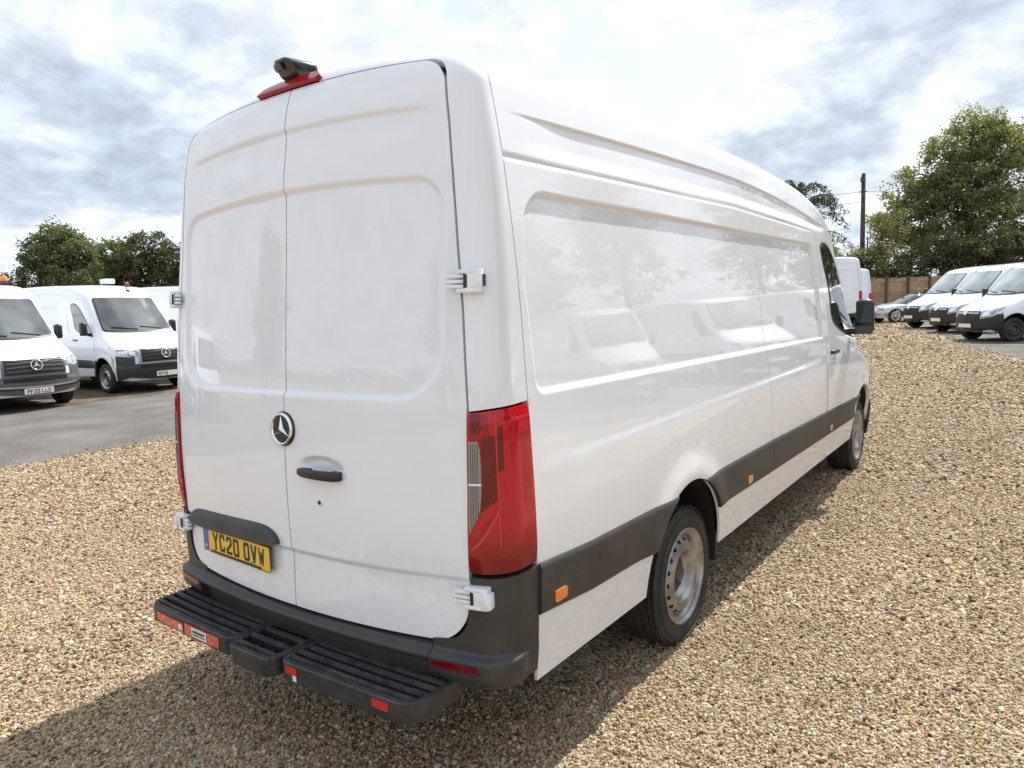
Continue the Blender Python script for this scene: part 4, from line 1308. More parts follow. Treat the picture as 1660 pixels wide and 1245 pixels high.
# ------------------------------------------------------------------ the white van in front
SPR_SPEC = dict(SPRINTER)
SPR_SPEC.update(
    cab_knots=[(9, (4.19, 2.254)), (2.37, (4.80, 2.225)), (1.42, (5.62, 1.40)), (1.06, (6.30, 1.12)), (.72, (6.42, .80)), (.30, (6.42, .32))],
    door_top=2.225, door_front=[(5.485, .44), (5.60, .86), (5.63, 1.10), (5.62, 1.36), (5.42, 1.58), (4.84, 2.19), (4.75, 2.225)],
    window=([(4.455, 2.130), (4.490, 2.00), (4.625, 1.80), (4.655, 1.57), (4.80, 1.485), (5.20, 1.395), (5.45, 1.355), (5.575, 1.345)], [(4.455, 2.135), (4.50, 2.175), (4.72, 2.175), (4.93, 2.06), (5.20, 1.79), (5.43, 1.545), (5.585, 1.375)]),
    handle=(4.70, 1.275), screen_z=(1.455, 2.28), screen_x=(.84, .73), mirror=(5.38, 1.54))


def front_fascia(vb, style, parent):
    """grille, lamps and bumper of a van seen from the front"""
    B = vb.B
    nn = vb.n
    def fq(a0, a1, z0, z1, mat, name, off, par=None, thick=.02, rad=(0, 0, 0, 0), na=24, nz=8, skew=None, disp=None):
        f0 = a0 if callable(a0) else (lambda z: a0 + 0 * z); f1 = a1 if callable(a1) else (lambda z: a1 + 0 * z)
        U, V = rr_rows(z0, z1, f0, f1, rad, na, nz)
        if skew is not None: V = V + skew(U)
        return vb.patch(name, vb.frontq(U, V), mat, par if par is not None else parent, off=off, thick=thick, it=9, disp=disp)
    if style == 'star':
        ramp_ = lambda P, n: .02 * S01(-P[:, 2], -.66, -.60)
        bmat = style_mats['bumper']
        fq(-58, 58, .30, .70, bmat, 'front_bumper', .012, na=60, nz=12, disp=ramp_)
        for s_ in (1, -1):
            lim = (36, 58) if s_ > 0 else (-58, -36)
            fq(lim[0], lim[1], .695, .90, bmat, 'front_bumper', .010, na=20, nz=5)
        fq(-47, 47, .43, .455, M_black, 'bumper_slot', .036, na=40, nz=3)
        fq(-30, 30, .59, .67, M_black, 'lower_grille', .034, na=36, nz=4)
        bezel = fq(lambda z: -31 + (z - 1.03) * -6 - 0 * z, lambda z: 31 + 0 * z, .690, 1.055, style_mats['bezel'], 'grille', .034, rad=(.10, .10, .05, .05), na=40, nz=12)
        inner = fq(lambda z: -28.6 + 0 * z, lambda z: 28.6 + 0 * z, .735, 1.030, M_black, 'grille_mesh', .038, par=bezel, rad=(.09, .09, .04, .04), na=40, nz=10)
        for z0 in (.790, .875, .955):
            fq(-27, 27, z0, z0 + .026, style_mats['slat'], 'grille_slat', .050, par=bezel, na=40, nz=4, thick=.012)
        c, nrm = B.project(np.array([[0.0, B.yf(0.0, .895), .895]]))
        star_badge('badge', c[0] + nrm[0] * .060, nrm[0], .115, parent)
        for s_ in (1, -1):
            sk = lambda U: .0022 * (np.abs(U) - 34)
            a = (32, 58) if s_ > 0 else (-58, -32)
            h = fq(a[0], a[1], .895, 1.02, M_headlamp, 'headlamp', .008, rad=(.03, .03, .03, .03), na=24, nz=6, skew=sk)
            aa = (35, 54) if s_ > 0 else (-54, -35)
            fq(aa[0], aa[1], .915, .965, M_chrome, 'lamp_reflector', .010, par=h, na=16, nz=4, skew=sk, thick=.004)
        for s_ in (1, -1):
            X, Y = np.meshgrid(np.linspace(.30, .58, 8) * s_, np.linspace(B.L - 1.06, B.L - 1.0, 4), indexing='ij')
            Z = np.full_like(X, 1.40)
            vb.patch('bonnet_vent', np.stack([X, Y - .26 * X * X, Z], -1), M_black, parent, off=.004, thick=.004)
        pz = .44
    else:
        bmat = M_black2
        fq(-60, 60, .27, .60, bmat, 'front_bumper', .012, na=60, nz=10)
        for s_ in (1, -1):
            lo = [(27, .595), (45, .595), (60, .595)]; up = [(27, .70), (38, .735), (48, .80), (53, .86), (60, .80)]
            G = between(smooth_chain(lo, 20, 1), smooth_chain(up, 20, 1), 7)
            vb.patch('front_bumper', vb.frontq(G[..., 0] * s_, G[..., 1]), bmat, parent, off=.010, thick=.02, it=9)
        g = fq(-27, 27, .59, .95, M_black, 'grille', .014, rad=(.02, .02, .08, .08), na=40, nz=10)
        for z0 in (.64, .71, .78):
            fq(-25, 25, z0, z0 + .016, M_plastic, 'grille_slat', .026, par=g, na=30, nz=3, thick=.01)
        fq(-25, 25, .855, .885, M_chrome, 'grille_bar', .030, par=g, na=36, nz=4, thick=.012)
        c, nrm = B.project(np.array([[0.0, B.yf(0.0, .87), .87]]))
        mb = MB(); mb.lathe([(0, .008), (.07, .006), (.082, .010), (.09, -.004)], axis_c=c[0] + nrm[0] * .04, n=32, M=frame(nrm[0])); bo = mb.build('badge', M_chrome, parent, autosmooth=40)
        fq(-40, 40, .33, .42, M_black, 'lower_grille', .016, na=36, nz=4)
        for s_ in (1, -1):
            # tall lamp that climbs over the wing
            lo = [(28, .715), (38, .75), (47, .82), (56, .95), (63, 1.10)]; up = [(28, .93), (38, 1.00), (50, 1.09), (63, 1.17)]
            G = between(smooth_chain(lo, 20), smooth_chain(up, 20), 8)
            h = vb.patch('headlamp', vb.frontq(G[..., 0] * s_, G[..., 1]), M_headlamp, parent, off=.010, thick=.02, it=9)
            lo = [(31, .78), (39, .81), (47, .89)]; up = [(31, .89), (39, .95), (48, 1.01)]
            G = between(smooth_chain(lo, 14), smooth_chain(up, 14), 5)
            vb.patch('lamp_reflector', vb.frontq(G[..., 0] * s_, G[..., 1]), M_chrome, h, off=.013, thick=.004, it=9)
        pz = .48
    return pz


M_black2 = principled('matt_black_plastic', (0.020, 0.020, 0.021), 0.5)
style_mats = {'bumper': M_plastic, 'bezel': principled('grey_bezel', (0.35, 0.36, 0.37), 0.3, metal=0.4), 'slat': principled('dark_slat', (0.035, 0.036, 0.038), 0.3)}


def rounded_box(size, bev, loc, mat, name, parent, M=None):
    mb = MB(); mb.box(loc, size, M=M, bev=bev); return mb.build(name, mat, parent, autosmooth=50)


def main_van():
    root = thing('panel_van', 'long white high-roof panel van nearest the camera, seen from its rear corner', 'van')
    vb = VanBuilder(root, SPR_SPEC, 1.0); B = vb.B
    vb.cargo()
    doorR, doorL = vb.rear_doors()
    vb.lamps_rear(True)
    vb.bumper_rear()
    vb.mouldings()
    vb.cab()
    front_fascia(vb, 'star', root)
    vb.underside()
    vb.wheels(True)
    # door hinges: bracket on the pillar, knuckles reaching over the door
    def hinge(zc, par, side, lower):
        w0 = vb.outline_x(np.array(zc))
        P, nrm = B.project(np.array([[w0 + .038, float(B.yr(w0 + .03, zc)) + .02, zc]])); c, n_ = P[0], nrm[0]
        # lean the bracket half-way between facing back and following the corner
        n2 = n_ + np.array([0, -.55, 0]); n2 /= np.linalg.norm(n2)
        M = frame(n2)
        h = .078
        sgn = np.array([side, 1, 1])
        def bx(mb, l, s_, bev): mb.box(c + M @ np.array(l), s_, M=M, bev=bev)
        mb = MB()
        bx(mb, (.012, .004, 0), (.040, .060, h), .006)
        bx(mb, (.014, -.020, h / 2 - .008), (.040, .062, .014), .004)
        bx(mb, (.014, -.022, -h / 2 + .008), (.040, .066, .014), .004)
        mb.v = [v * sgn for v in mb.v]
        o = mb.build('hinge', M_paint, root, autosmooth=40)
        mb = MB()
        for zz in (.0165, -.0005, -.0165):
            bx(mb, (.016, -.062, zz), (.022, .070, .0125), .004)
        mb.v = [v * sgn for v in mb.v]
        mb.build('hinge_knuckle', M_paint, o, autosmooth=40)
        mb = MB()
        bx(mb, (.030, -.0235, 0), (.006, .014, h - .034), .002)
        mb.v = [v * sgn for v in mb.v]
        mb.build('hinge_gap', M_black, o)
        mb = MB()
        if lower:
            bx(mb, (.020, .034, -.004), (.040, .030, h * .72), .007)
        else:
            bx(mb, (.026, .026, .001), (.018, .020, h * .48), .002)
        mb.v = [v * sgn for v in mb.v]
        mb.build('hinge_cover', M_paint, o, autosmooth=40)
        if not lower:
            mb = MB(); bx(mb, (.022, .0385, .001), (.020, .007, h * .48), .001); pass
            mb.v = [v * sgn for v in mb.v]
            mb.build('hinge_stop', M_black, o)
    for side, d in ((1, doorR), (-1, doorL)):
        hinge(1.840, d, side, False); hinge(.790, d, side, True)
    # badge, handle, lock on the right-hand door
    c, nrm = B.project(np.array([[-.002, float(B.yr(0., 1.310)), 1.310]]))
    star_badge('badge', c[0] + nrm[0] * .006, nrm[0], .066, root)
    hx = np.linspace(.085, .330, 22)
    hz = 1.150 + .012 * np.sin((hx - .085) / .245 * np.pi) * 0 - .0
    Pc, nc = B.project(vb.rearp(hx, np.full_like(hx, 1.152)))
    mb = MB()
    t = (hx - .085) / .245
    hh = .017 + .003 * t; lift = .012 + .016 * np.sin(np.pi * np.clip(t * 1.0, 0, 1)) ** .7
    rings = []
    a = np.linspace(0, 2 * np.pi, 18, endpoint=False)
    endr = np.sqrt(np.clip(1 - ((t - .5) / .5) ** 8, 0.001, 1))
    for k in range(len(hx)):
        n_ = nc[k]; up = np.array([0, 0, 1.0])
        rings.append(Pc[k] + n_ * lift[k] + endr[k] * (n_ * .011 * np.cos(a)[:, None] + up * hh[k] * np.sign(np.sin(a))[:, None] * np.abs(np.sin(a))[:, None] ** .7))
    V = np.concatenate(rings); F = [[i * 18 + k, i * 18 + (k + 1) % 18, (i + 1) * 18 + (k + 1) % 18, (i + 1) * 18 + k] for i in range(21) for k in range(18)]
    mb.add(V, F); mb.add(np.concatenate([rings[0], rings[0].mean(0)[None]]), [[k, (k + 1) % 18, 18] for k in range(18)]); mb.add(np.concatenate([rings[-1], rings[-1].mean(0)[None]]), [[k, (k + 1) % 18, 18] for k in range(18)])
    mb.box(Pc[3] + nc[3] * .004, (.05, .03, .026)); mb.box(Pc[-4] + nc[-4] * .004, (.05, .03, .030))
    mb.build('door_handle', M_black, doorR, autosmooth=60)
    c, nrm = B.project(np.array([[.198, -.05, 1.040]])); mb = MB()
    mb.lathe([(0, .003), (.010, .003), (.0145, .001), (.016, -.004)], axis_c=c[0], n=24, M=frame(nrm[0])); lk = mb.build('door_lock', M_paint, root, smooth=True)
    mb = MB(); mb.lathe([(0, .0045), (.0085, .0045), (.009, .001)], axis_c=c[0] + np.array([-.004, 0, 0]), n=20, M=frame(nrm[0])); mb.build('keyhole', M_black, lk)
    # handle blade over the number plate
    top = [(-.790, .842), (-.775, .872), (-.70, .884), (-.42, .895), (-.20, .902), (-.13, .893), (-.085, .868), (-.072, .838)]
    bot = [(-.790, .838), (-.770, .818), (-.70, .812), (-.42, .820), (-.20, .824), (-.12, .826), (-.075, .834)]
    G = between(smooth_chain(bot, 60), smooth_chain(top, 60), 16)
    f = np.repeat(np.linspace(0, 1, 16)[:, None], 60, 1).ravel()
    lift = .004 + .030 * np.sqrt(np.clip(1 - ((f - .15) / .85) ** 2, 0, 1)) * (1 - .25 * f)
    # flat back is hidden against the door
    vb.patch('grab_handle', vb.rearp(G[..., 0], G[..., 1]), M_plastic, doorL, disp=lambda P, n: lift, thick=.03)
    # number plate
    pc, pn = B.project(np.array([[-.385, float(B.yr(-.385, .762)), .762]])); pn = pn[0] * np.array([1, 1, 0]); pn /= np.linalg.norm(pn)
    U = np.array([-pn[1], pn[0], 0]); U = U if U[0] > 0 else -U
    Z = np.array([0, 0, 1.0]); Mx = np.stack([pn, U, Z], -1)
    c0 = pc[0] + pn * .012
    pw, ph = .530, .104
    holder = MB(); holder.box(c0 + pn * -.004 + Z * -.004 + U * .012, (.012, pw - .05, ph + .006), M=Mx, bev=.003); pl = holder.build('number_plate', M_black, root)
    mb = MB(); mb.box(c0 + pn * .004, (.004, pw, ph), M=Mx, bev=.0015); face = mb.build('plate_face', M_yellow, pl)
    mb = MB(); mb.box(c0 + pn * .0062 + U * (-pw / 2 + .022), (.0012, .044, ph), M=Mx); mb.build('plate_band', M_blue, pl)
    mb = MB(); mb.box(c0 + pn * .0062 + Z * (-ph / 2 + .006) + U * .0, (.0008, pw * .78, .009), M=Mx); mb.build('plate_footer', M_ink, pl)
    for u_ in (-.165, .13): mb = MB(); mb.lathe([(0, .002), (.004, .0015), (.0045, 0)], axis_c=c0 + pn * .0062 + Z * (-ph / 2 + .016) + U * u_, n=10, M=Mx); mb.build('plate_screw', M_ink, pl)
    plate_text('YC20 OVW', c0 + pn * .0062 + U * .024 + Z * (-.036), U, Z, pn, .079, .046, .011, .0135, .026, M_ink, pl)
    plate_text('GB', c0 + pn * .0070 + U * (-pw / 2 + .022) + Z * (-.034), U, Z, pn, .014, .011, .003, .003, .01, M_yellow, pl)
    # high brake lamp and reversing camera above the doors
    lx = np.linspace(-.20, .165, 40)
    up = smooth_chain([(-.205, 2.640), (-.16, 2.680), (.10, 2.686), (.150, 2.680), (.170, 2.652)], 40); lo = smooth_chain([(-.205, 2.637), (-.16, 2.637), (.12, 2.640), (.160, 2.638), (.165, 2.642)], 40)
    G = between(lo, up, 10)
    bl = vb.patch('brake_lamp', vb.rearp(G[..., 0], G[..., 1]) + np.array([0, -.02, 0]), M_red_mid, off=.020, thick=.04)
    cb = MB()
    Mc = np.array(Matrix.Rotation(R(-20), 3, 'X'))
    # camera pod: wedge with rounded edges, lens end looking back and down
    bm = bmesh.new(); bmesh.ops.create_cube(bm, size=1.0)
    for v in bm.verts:
        x, y, z = v.co
        v.co.x = x * (.095 if y < 0 else .125); v.co.y = y * .155; v.co.z = (z * .078) if y < 0 else (z * .070 - .012)
        if y < 0 and z < 0: v.co.y += .035
    bmesh.ops.bevel(bm, geom=bm.edges[:], offset=.024, segments=4, profile=.5, affect='EDGES'); bmesh.ops.triangulate(bm, faces=bm.faces[:]); bm.verts.index_update()
    V = np.array([v.co[:] for v in bm.verts]); F = np.array([[v.index for v in f.verts] for f in bm.faces]); bm.free()
    cb.add(V @ np.array(Matrix.Rotation(R(8), 3, 'X')).T + np.array([-.020, .130, 2.712]), F)
    pod = cb.build('reversing_camera', M_pod, root, autosmooth=60)
    mb = MB(); mb.lathe([(0, .004), (.016, .003), (.02, -.003)], axis_c=(-.020, .047, 2.698), n=24, M=frame(np.array([0, -.85, -.5]))); mb.build('camera_lens', M_glass, pod, smooth=True)
    rear_step(root)
    return root


M_pod = principled('camera_housing', (0.018, 0.018, 0.018), 0.22, coat=0.6)
M_step = add_noise_color(principled('step_plastic', (0.04, 0.04, 0.04), 0.5), (0.020, 0.020, 0.021), (0.045, 0.044, 0.043), 14, bump=0.2, bump_scale=300)

M_tread = add_noise_color(principled('lit_tread', (0.06, 0.06, 0.06), 0.5), (0.042, 0.042, 0.043), (0.095, 0.093, 0.09), 16, bump=0.2, bump_scale=300)  # paler than the pad plastic: bar tops coloured as if lit


def rr_poly(x0, x1, y0, y1, r, n=6):
    """rounded rectangle, r = (x0y0, x1y0, x1y1, x0y1)"""
    out = []
    for (cx, cy, rr_, a0) in ((x0, y0, r[0], 180), (x1, y0, r[1], 270), (x1, y1, r[2], 0), (x0, y1, r[3], 90)):
        sx = 1 if cx == x0 else -1; sy = 1 if cy == y0 else -1
        for k in range(n + 1):
            a = math.radians(a0 + 90 * k / n)
            out.append((cx + sx * rr_ + rr_ * math.cos(a), cy + sy * rr_ + rr_ * math.sin(a)))
    return np.array(out)


def rear_step(root):
    st = MB()
    for x in (-.62, -.1, .1, .62): st.box((x, .10, .405), (.06, .42, .05))
    st.box((0, .02, .40), (1.45, .05, .05))
    step = st.build('rear_step', M_dark, root)
    zt, zb = .468, .395
    pads = [(-.885, -.195, -.232, .030, (.07, .05, .02, .02)), (-.188, .095, -.262, .02, (.05, .05, .01, .01)), (.103, .785, -.232, .030, (.05, .09, .02, .02))]
    for pi, (x0, x1, y0, y1, rads) in enumerate(pads):
        bow = (lambda x: 0.0)
        outer = rr_poly(x0, x1, y0, y1, rads, 8); w = .022
        inner = rr_poly(x0 + w, x1 - w, y0 + w, y1 - w * .6, tuple(max(r - w, .005) for r in rads), 8)
        # gentle sweep of the outer pads: their outboard ends run forward
        def sweep(p):
            p = np.array(p, float); xc = np.abs(p[:, 0]); p[:, 1] += .022 * np.clip((xc - .15) / .65, 0, 1.2) ** 2; return p
        outer, inner = sweep(outer), sweep(inner)
        n = len(outer); V = np.concatenate([np.c_[outer, np.full(n, zb)], np.c_[outer, np.full(n, zt - .006)], np.c_[outer * .0 + (outer + (inner - outer) * .2), np.full(n, zt)], np.c_[inner, np.full(n, zt)], np.c_[inner, np.full(n, zb + .012)]])
        F = [[r_ * n + k, r_ * n + (k + 1) % n, (r_ + 1) * n + (k + 1) % n, (r_ + 1) * n + k] for r_ in range(4) for k in range(n)]
        mb = MB(); mb.add(V, F)
        ci = np.r_[inner.mean(0), zb + .012]
        mb.add(np.concatenate([np.c_[outer, np.full(n, zb)], np.r_[outer.mean(0), zb][None]]), [[(k + 1) % n, k, n] for k in range(n)])
        pad = mb.build('step_pad', M_step, root, autosmooth=35)
        fl = MB(); fl.add(np.concatenate([np.c_[inner, np.full(n, zb + .013)], ci[None]]), [[k, (k + 1) % n, n] for k in range(n)]); fl.build('pad_floor', M_dark, pad)  # near-black floor colour stands for the shade in the gaps
        # small teeth round the rim
        teeth = MB(); per = lerp_chain(np.concatenate([outer, outer[:1]]) * .5 + np.concatenate([inner, inner[:1]]) * .5, int((x1 - x0) * 150))
        for q in per[:-1]: teeth.box((q[0], q[1], zt + .0015), (.0045, .0045, .005))
        teeth.build('rim_tooth', M_step, pad)['kind'] = 'stuff'
        # tread bars running along the pad
        nb = 5 if pi != 1 else 4
        ys = np.linspace(y0 + w + .022, y1 - .035, nb)
        segs = np.linspace(x0 + w - .004, x1 - w + .004, 10)
        for yb in ys:
            mb = MB(); web = MB()
            for a, b in zip(segs[:-1], segs[1:]):
                p = sweep(np.array([[a, yb], [b, yb]])); m = p.mean(0); ang = math.atan2(p[1, 1] - p[0, 1], p[1, 0] - p[0, 0])
                Mz = np.array([[math.cos(ang), -math.sin(ang), 0], [math.sin(ang), math.cos(ang), 0], [0, 0, 1]])
                mb.box((m[0], m[1], zt - .005), (np.linalg.norm(p[1] - p[0]) + .002, .017, .008), M=Mz)
                web.box((m[0], m[1], zt - .032), (np.linalg.norm(p[1] - p[0]) + .001, .012, .044), M=Mz)
            xs_ = np.arange(x0 + w + .01, x1 - w, .014)
            for xq in xs_:
                q = sweep(np.array([[xq, yb]]))[0]; mb.box((q[0], q[1], zt + .0005), (.006, .017, .005))
            mb.build('tread_bar', M_tread, pad); web.build('tread_web', M_dark, pad)  # web darkened to paint the shade between the bars
        for xq in np.arange(x0 + .085, x1 - .05, .13 if pi != 1 else .09):
            q = sweep(np.array([[xq, (y0 + y1) / 2]]))[0]
            mb = MB(); mb.box((q[0], q[1] + .0, zb + .03), (.008, (y1 - y0) - 2 * w, .04)); mb.build('cross_rib', M_dark, pad)
        # stickers on the front edge
        def strip(xa, xb, za, zb_, mat, name, d=.0012):
            e = sweep(np.stack([np.linspace(xa, xb, 12), np.full(12, y0)], -1)); e[:, 1] -= d
            # follow the rounded ends of the pad
            V = np.concatenate([np.c_[e, np.full(12, za)], np.c_[e, np.full(12, zb_)], np.c_[e[:, 0], e[:, 1] + .003, np.full(12, za)], np.c_[e[:, 0], e[:, 1] + .003, np.full(12, zb_)]])
            F = [[k, k + 1, 12 + k + 1, 12 + k] for k in range(11)] + [[12 + k, 13 + k, 37 + k, 36 + k] for k in range(11)] + [[24 + k, k, k + 1, 25 + k][::-1] for k in range(11)]
            return mesh_np(name, V, np.array(F), mat, pad, smooth=False)
        if pi == 0:
            strip(-.800, -.565, .404, .444, M_reflect, 'reflective_sticker'); strip(-.553, -.285, .404, .452, M_reflect, 'reflective_sticker')
            strip(-.492, -.375, .409, .447, M_white, 'sticker_panel', .0026)
            # small faded lettering on the white panel
            y_ = y0 + .022 * ((.40 - .15) / .65) ** 2
            mk = MB()
            for (u0, u1, zc_, hh) in ((-.044, -.030, .434, .009), (-.026, -.010, .435, .010), (-.006, .012, .434, .009), (.016, .030, .434, .010), (.034, .046, .435, .008), (-.044, .006, .421, .004), (.012, .046, .421, .004)):
                mk.box((-.434 + (u0 + u1) / 2, y_ - .0038, zc_), (u1 - u0, .0006, hh))
            mk.build('worn_print', M_ink, pad)['kind'] = 'stuff'
            mb = MB(); mb.lathe([(0, .003), (.013, .002), (.014, -.002)], axis_c=(-.590, sweep(np.array([[-.590, y0]]))[0, 1] - .001, .424), n=20, M=frame(np.array([0, -1., 0]))); mb.build('sticker_disc', M_white, pad)
        if pi == 2:
            strip(.150, .215, .424, .454, M_reflect, 'reflective_sticker'); strip(.60, .675, .424, .454, M_reflect, 'reflective_sticker')
            strip(.190, .212, .404, .426, M_white, 'sticker_panel')


van = main_van()


# ------------------------------------------------------------------ the other vans (coarser mesh, same parts)
def base_van(root, spec, k=.2):
    vb = VanBuilder(root, spec, k)
    vb.cargo(); vb.rear_doors(); vb.lamps_rear(False); vb.bumper_rear(); vb.mouldings(); vb.cab(); vb.underside(); vb.wheels(False)
    return vb


def white_plate(vb, root, txt, z, yoff=.03, shift=0.0):
    B = vb.B
    y = float(B.yf(0.0, z)) + yoff
    mb = MB(); mb.box((0, y, z), (.53, .012, .112), bev=.003); pl = mb.build('number_plate', M_whiteplate, root)
    if txt: plate_text(txt, np.array([shift, y + .0065, z - .040]), np.array([-1., 0, 0]), np.array([0, 0, 1.]), np.array([0, 1., 0]), .079, .048, .011, .014, .026, M_ink, pl)
    return pl


def beacon(root, pos, mat, h=.12, r=.07):
    mb = MB(); M = np.array([[0, 0, 1], [0, 1, 0], [-1, 0, 0]]).T
    b = MB(); b.box((pos[0], pos[1], pos[2] + .015), (r * 2.4, r * 2.4, .04), bev=.008); base = b.build('beacon', M_plastic, root)
    mb.lathe([(0, h), (r * .6, h * .95), (r * .92, h * .7), (r, .02), (r, 0)], axis_c=(pos[0], pos[1], pos[2] + .03), n=20, M=np.array([[0, 0, -1], [0, 1, 0], [1, 0, 0]]))
    mb.build('beacon_dome', mat, base, smooth=True)
    return base


LG = 'vans parked nose out along the road'
spr_far = dict(SPR_SPEC)
v2 = thing('panel_van', 'white van with dark grey bumper and roof aerial across the road, side door window showing', 'van', (-21.45, 7.45, .02), R(-90), LG)
vbf = base_van(v2, spr_far)
copies = []
for (x, y, lab) in ((-20.75, 4.40, 'white van with silver bumper and an orange roof beacon, nearest across the road'),
                    (-21.7, 10.45, 'white van mostly hidden behind the rear corner of the nearest van'),
                    (-21.0, 1.25, 'white van first past the silver-bumpered van along the road'),
                    (-21.4, -1.9, 'white van second past the silver-bumpered van along the road'),
                    (-20.9, -5.0, 'white van third past the silver-bumpered van along the road')):
    c = copy_tree(v2); c['label'] = lab; c.location = (x, y, .01); copies.append(c)
left_vans = [v2] + copies
TXT = ['KP70', 'PF20 LLC', None, None, None, None]
style_mats['silver'] = principled('silver_bumper', (0.13, 0.132, 0.135), 0.35, metal=0.3)
style_mats['pale_slat'] = principled('pale_slat', (0.10, 0.105, 0.11), 0.25, metal=0.3)
for i, (rt, tx) in enumerate(zip(left_vans, TXT)):
    keep = dict(style_mats)
    if i == 1: style_mats['bumper'] = style_mats['silver']; style_mats['slat'] = style_mats['pale_slat']; style_mats['bezel'] = style_mats['silver']
    vbf.root = rt
    pz = front_fascia(vbf, 'star', rt)
    style_mats.update(keep)
    if i == 1:
        U, V = rr_rows(.475, .505, lambda z: -58 + 0 * z, lambda z: 58 + 0 * z, (0, 0, 0, 0), 40, 3)
        vbf.patch('bumper_strip', vbf.frontq(U, V), M_chrome, rt, off=.040, thick=.02, it=9)
    if tx: white_plate(vbf, rt, tx, .44 if i == 0 else .40, .055, .115 if i == 0 else 0)
beacon(copies[0], (-.66, 4.0, 2.675), M_orange, .13, .08)
b = MB(); b.box((-.42, 3.6, 2.76), (.26, .34, .13), bev=.03); b.build('roof_unit', M_paint, v2, autosmooth=40)
beacon(v2, (-.55, 4.35, 2.60), M_reflect, .08, .05)
b = MB(); b.tube([(-.22, 5.0, 2.46), (-.22, 4.93, 2.62), (-.22, 4.85, 2.78)], [.012, .007, .004], 6); b.box((-.22, 5.02, 2.455), (.07, .09, .05), bev=.012); b.build('aerial', M_black, v2)

# ------------------------------------------------------------------ two vans seen from behind at the far end of the yard
FG = 'vans seen from behind at the far end of the yard'
rv1 = copy_tree(v2)
for o in list(rv1.children):
    if o.name.split('.')[0] in ('roof_unit', 'aerial', 'beacon', 'number_plate', 'door_mirror'):
        for ch in list(o.children): bpy.data.objects.remove(ch)
        bpy.data.objects.remove(o)
rv1['label'] = 'tall white van seen from behind, half hidden by the nearest van cab'; rv1['group'] = FG
rv1.location = (-4.80, 32.1, .19); rv1.rotation_euler = (0, 0, R(10.4)); rv1.scale = (1, 1, 1.145)
rv2 = copy_tree(rv1); rv2['label'] = 'lower white van seen from behind, only its red-lamped edge showing'
rv2.location = (-5.62, 39.0, .27); rv2.scale = (1, 1, 1.0)

# ------------------------------------------------------------------ row of sloping-nosed vans on the right
MOV = dict(SPRINTER)
q_ = 2.50 / 2.735
MOV.update(L=6.70, H=2.50, RW=1.60, FW=5.86, front_arch=5.86, arch_r=.445,
    xs_pts=[(z if z < 1 else 1 + (z - 1) * (1.5 / 1.735), x * 1.015) for z, x in SPRINTER['xs_pts']],
    yr_pts=[(z * q_ if z > 1 else z * (1 + (q_ - 1) * max(0, z - .5) / .5), y) for z, y in SPRINTER['yr_pts']],
    yf_pts=[(.25, 6.58), (.45, 6.67), (.7, 6.70), (.88, 6.66), (.98, 6.57), (1.08, 6.38), (1.18, 6.13), (1.28, 5.88), (1.36, 5.72), (1.6, 5.46), (2.0, 5.04), (2.2, 4.82), (2.29, 4.66), (2.37, 4.40), (2.43, 4.05), (2.50, 3.2)],
    front_bow=[.40, .42, .36, .30, .24, .2], front_r=.19, gut=[2.07, 2.08, 2.10, 2.07, 2.04], cre=[2.215, 2.22, 2.235, 2.16, 2.10, 2.02], z_top=2.39, p_top=1.985, z_sc=q_,
    cab_knots=[(9, (4.19, 2.07)), (2.2, (4.60, 2.045)), (1.36, (5.38, 1.33)), (1.0, (6.05, 1.12)), (.7, (6.31, .82)), (.30, (6.31, .32))],
    door_top=2.045, door_front=[(5.41, .44), (5.42, .80), (5.44, 1.1), (5.42, 1.28), (5.15, 1.60), (4.68, 2.02), (4.58, 2.045)],
    window=([(4.455, 1.95), (4.49, 1.85), (4.58, 1.62), (4.62, 1.45), (4.80, 1.40), (5.15, 1.335), (5.36, 1.30)], [(4.455, 1.955), (4.50, 1.99), (4.60, 1.99), (4.82, 1.82), (5.12, 1.53), (5.37, 1.31)]),
    handle=(4.72, 1.15), screen_z=(1.405, 2.15), screen_x=(.80, .69), mirror=(5.22, 1.43), rim_mat=M_plastic, screen_mat=M_screen_skylit)
RG = 'vans in the angled row on the right'
mvans = []
HEAD = R(129.7)
for i, (wx, wy, lab) in enumerate(((1.78, 24.0, 'white sloping-nosed van with black wheel, nearest of the right-hand row'), (.56, 28.35, 'middle van of the three white sloping-nosed vans before the fence'), (-.70, 31.3, 'white sloping-nosed van beside the silver car, farthest of its row'),
                                  (4.1, 19.7, 'white van first beyond the right-hand row towards the viewer'), (6.0, 15.9, 'white van second beyond the right-hand row towards the viewer'), (7.9, 12.1, 'white van third beyond the right-hand row towards the viewer'), (9.8, 8.3, 'white van fourth beyond the right-hand row towards the viewer'))):
    if i == 0:
        m = thing('panel_van', lab, 'van', (0, 0, 0), HEAD, RG)
        vbm = base_van(m, MOV); front_fascia(vbm, 'slope', m); white_plate(vbm, m, '', .49, .035)
    else:
        m = copy_tree(mvans[0]); m['label'] = lab
    lx, ly = -.97, 5.86; ca, sa = math.cos(HEAD), math.sin(HEAD)
    ox, oy = wx - (lx * ca - ly * sa), wy - (lx * sa + ly * ca)
    m.location = (ox, oy, float(gz(0, wy)) + .0)
    mvans.append(m)

# ------------------------------------------------------------------ silver car behind the row
M_silver = principled('silver_paint', (0.45, 0.46, 0.47), 0.25, metal=0.7, coat=1.0)


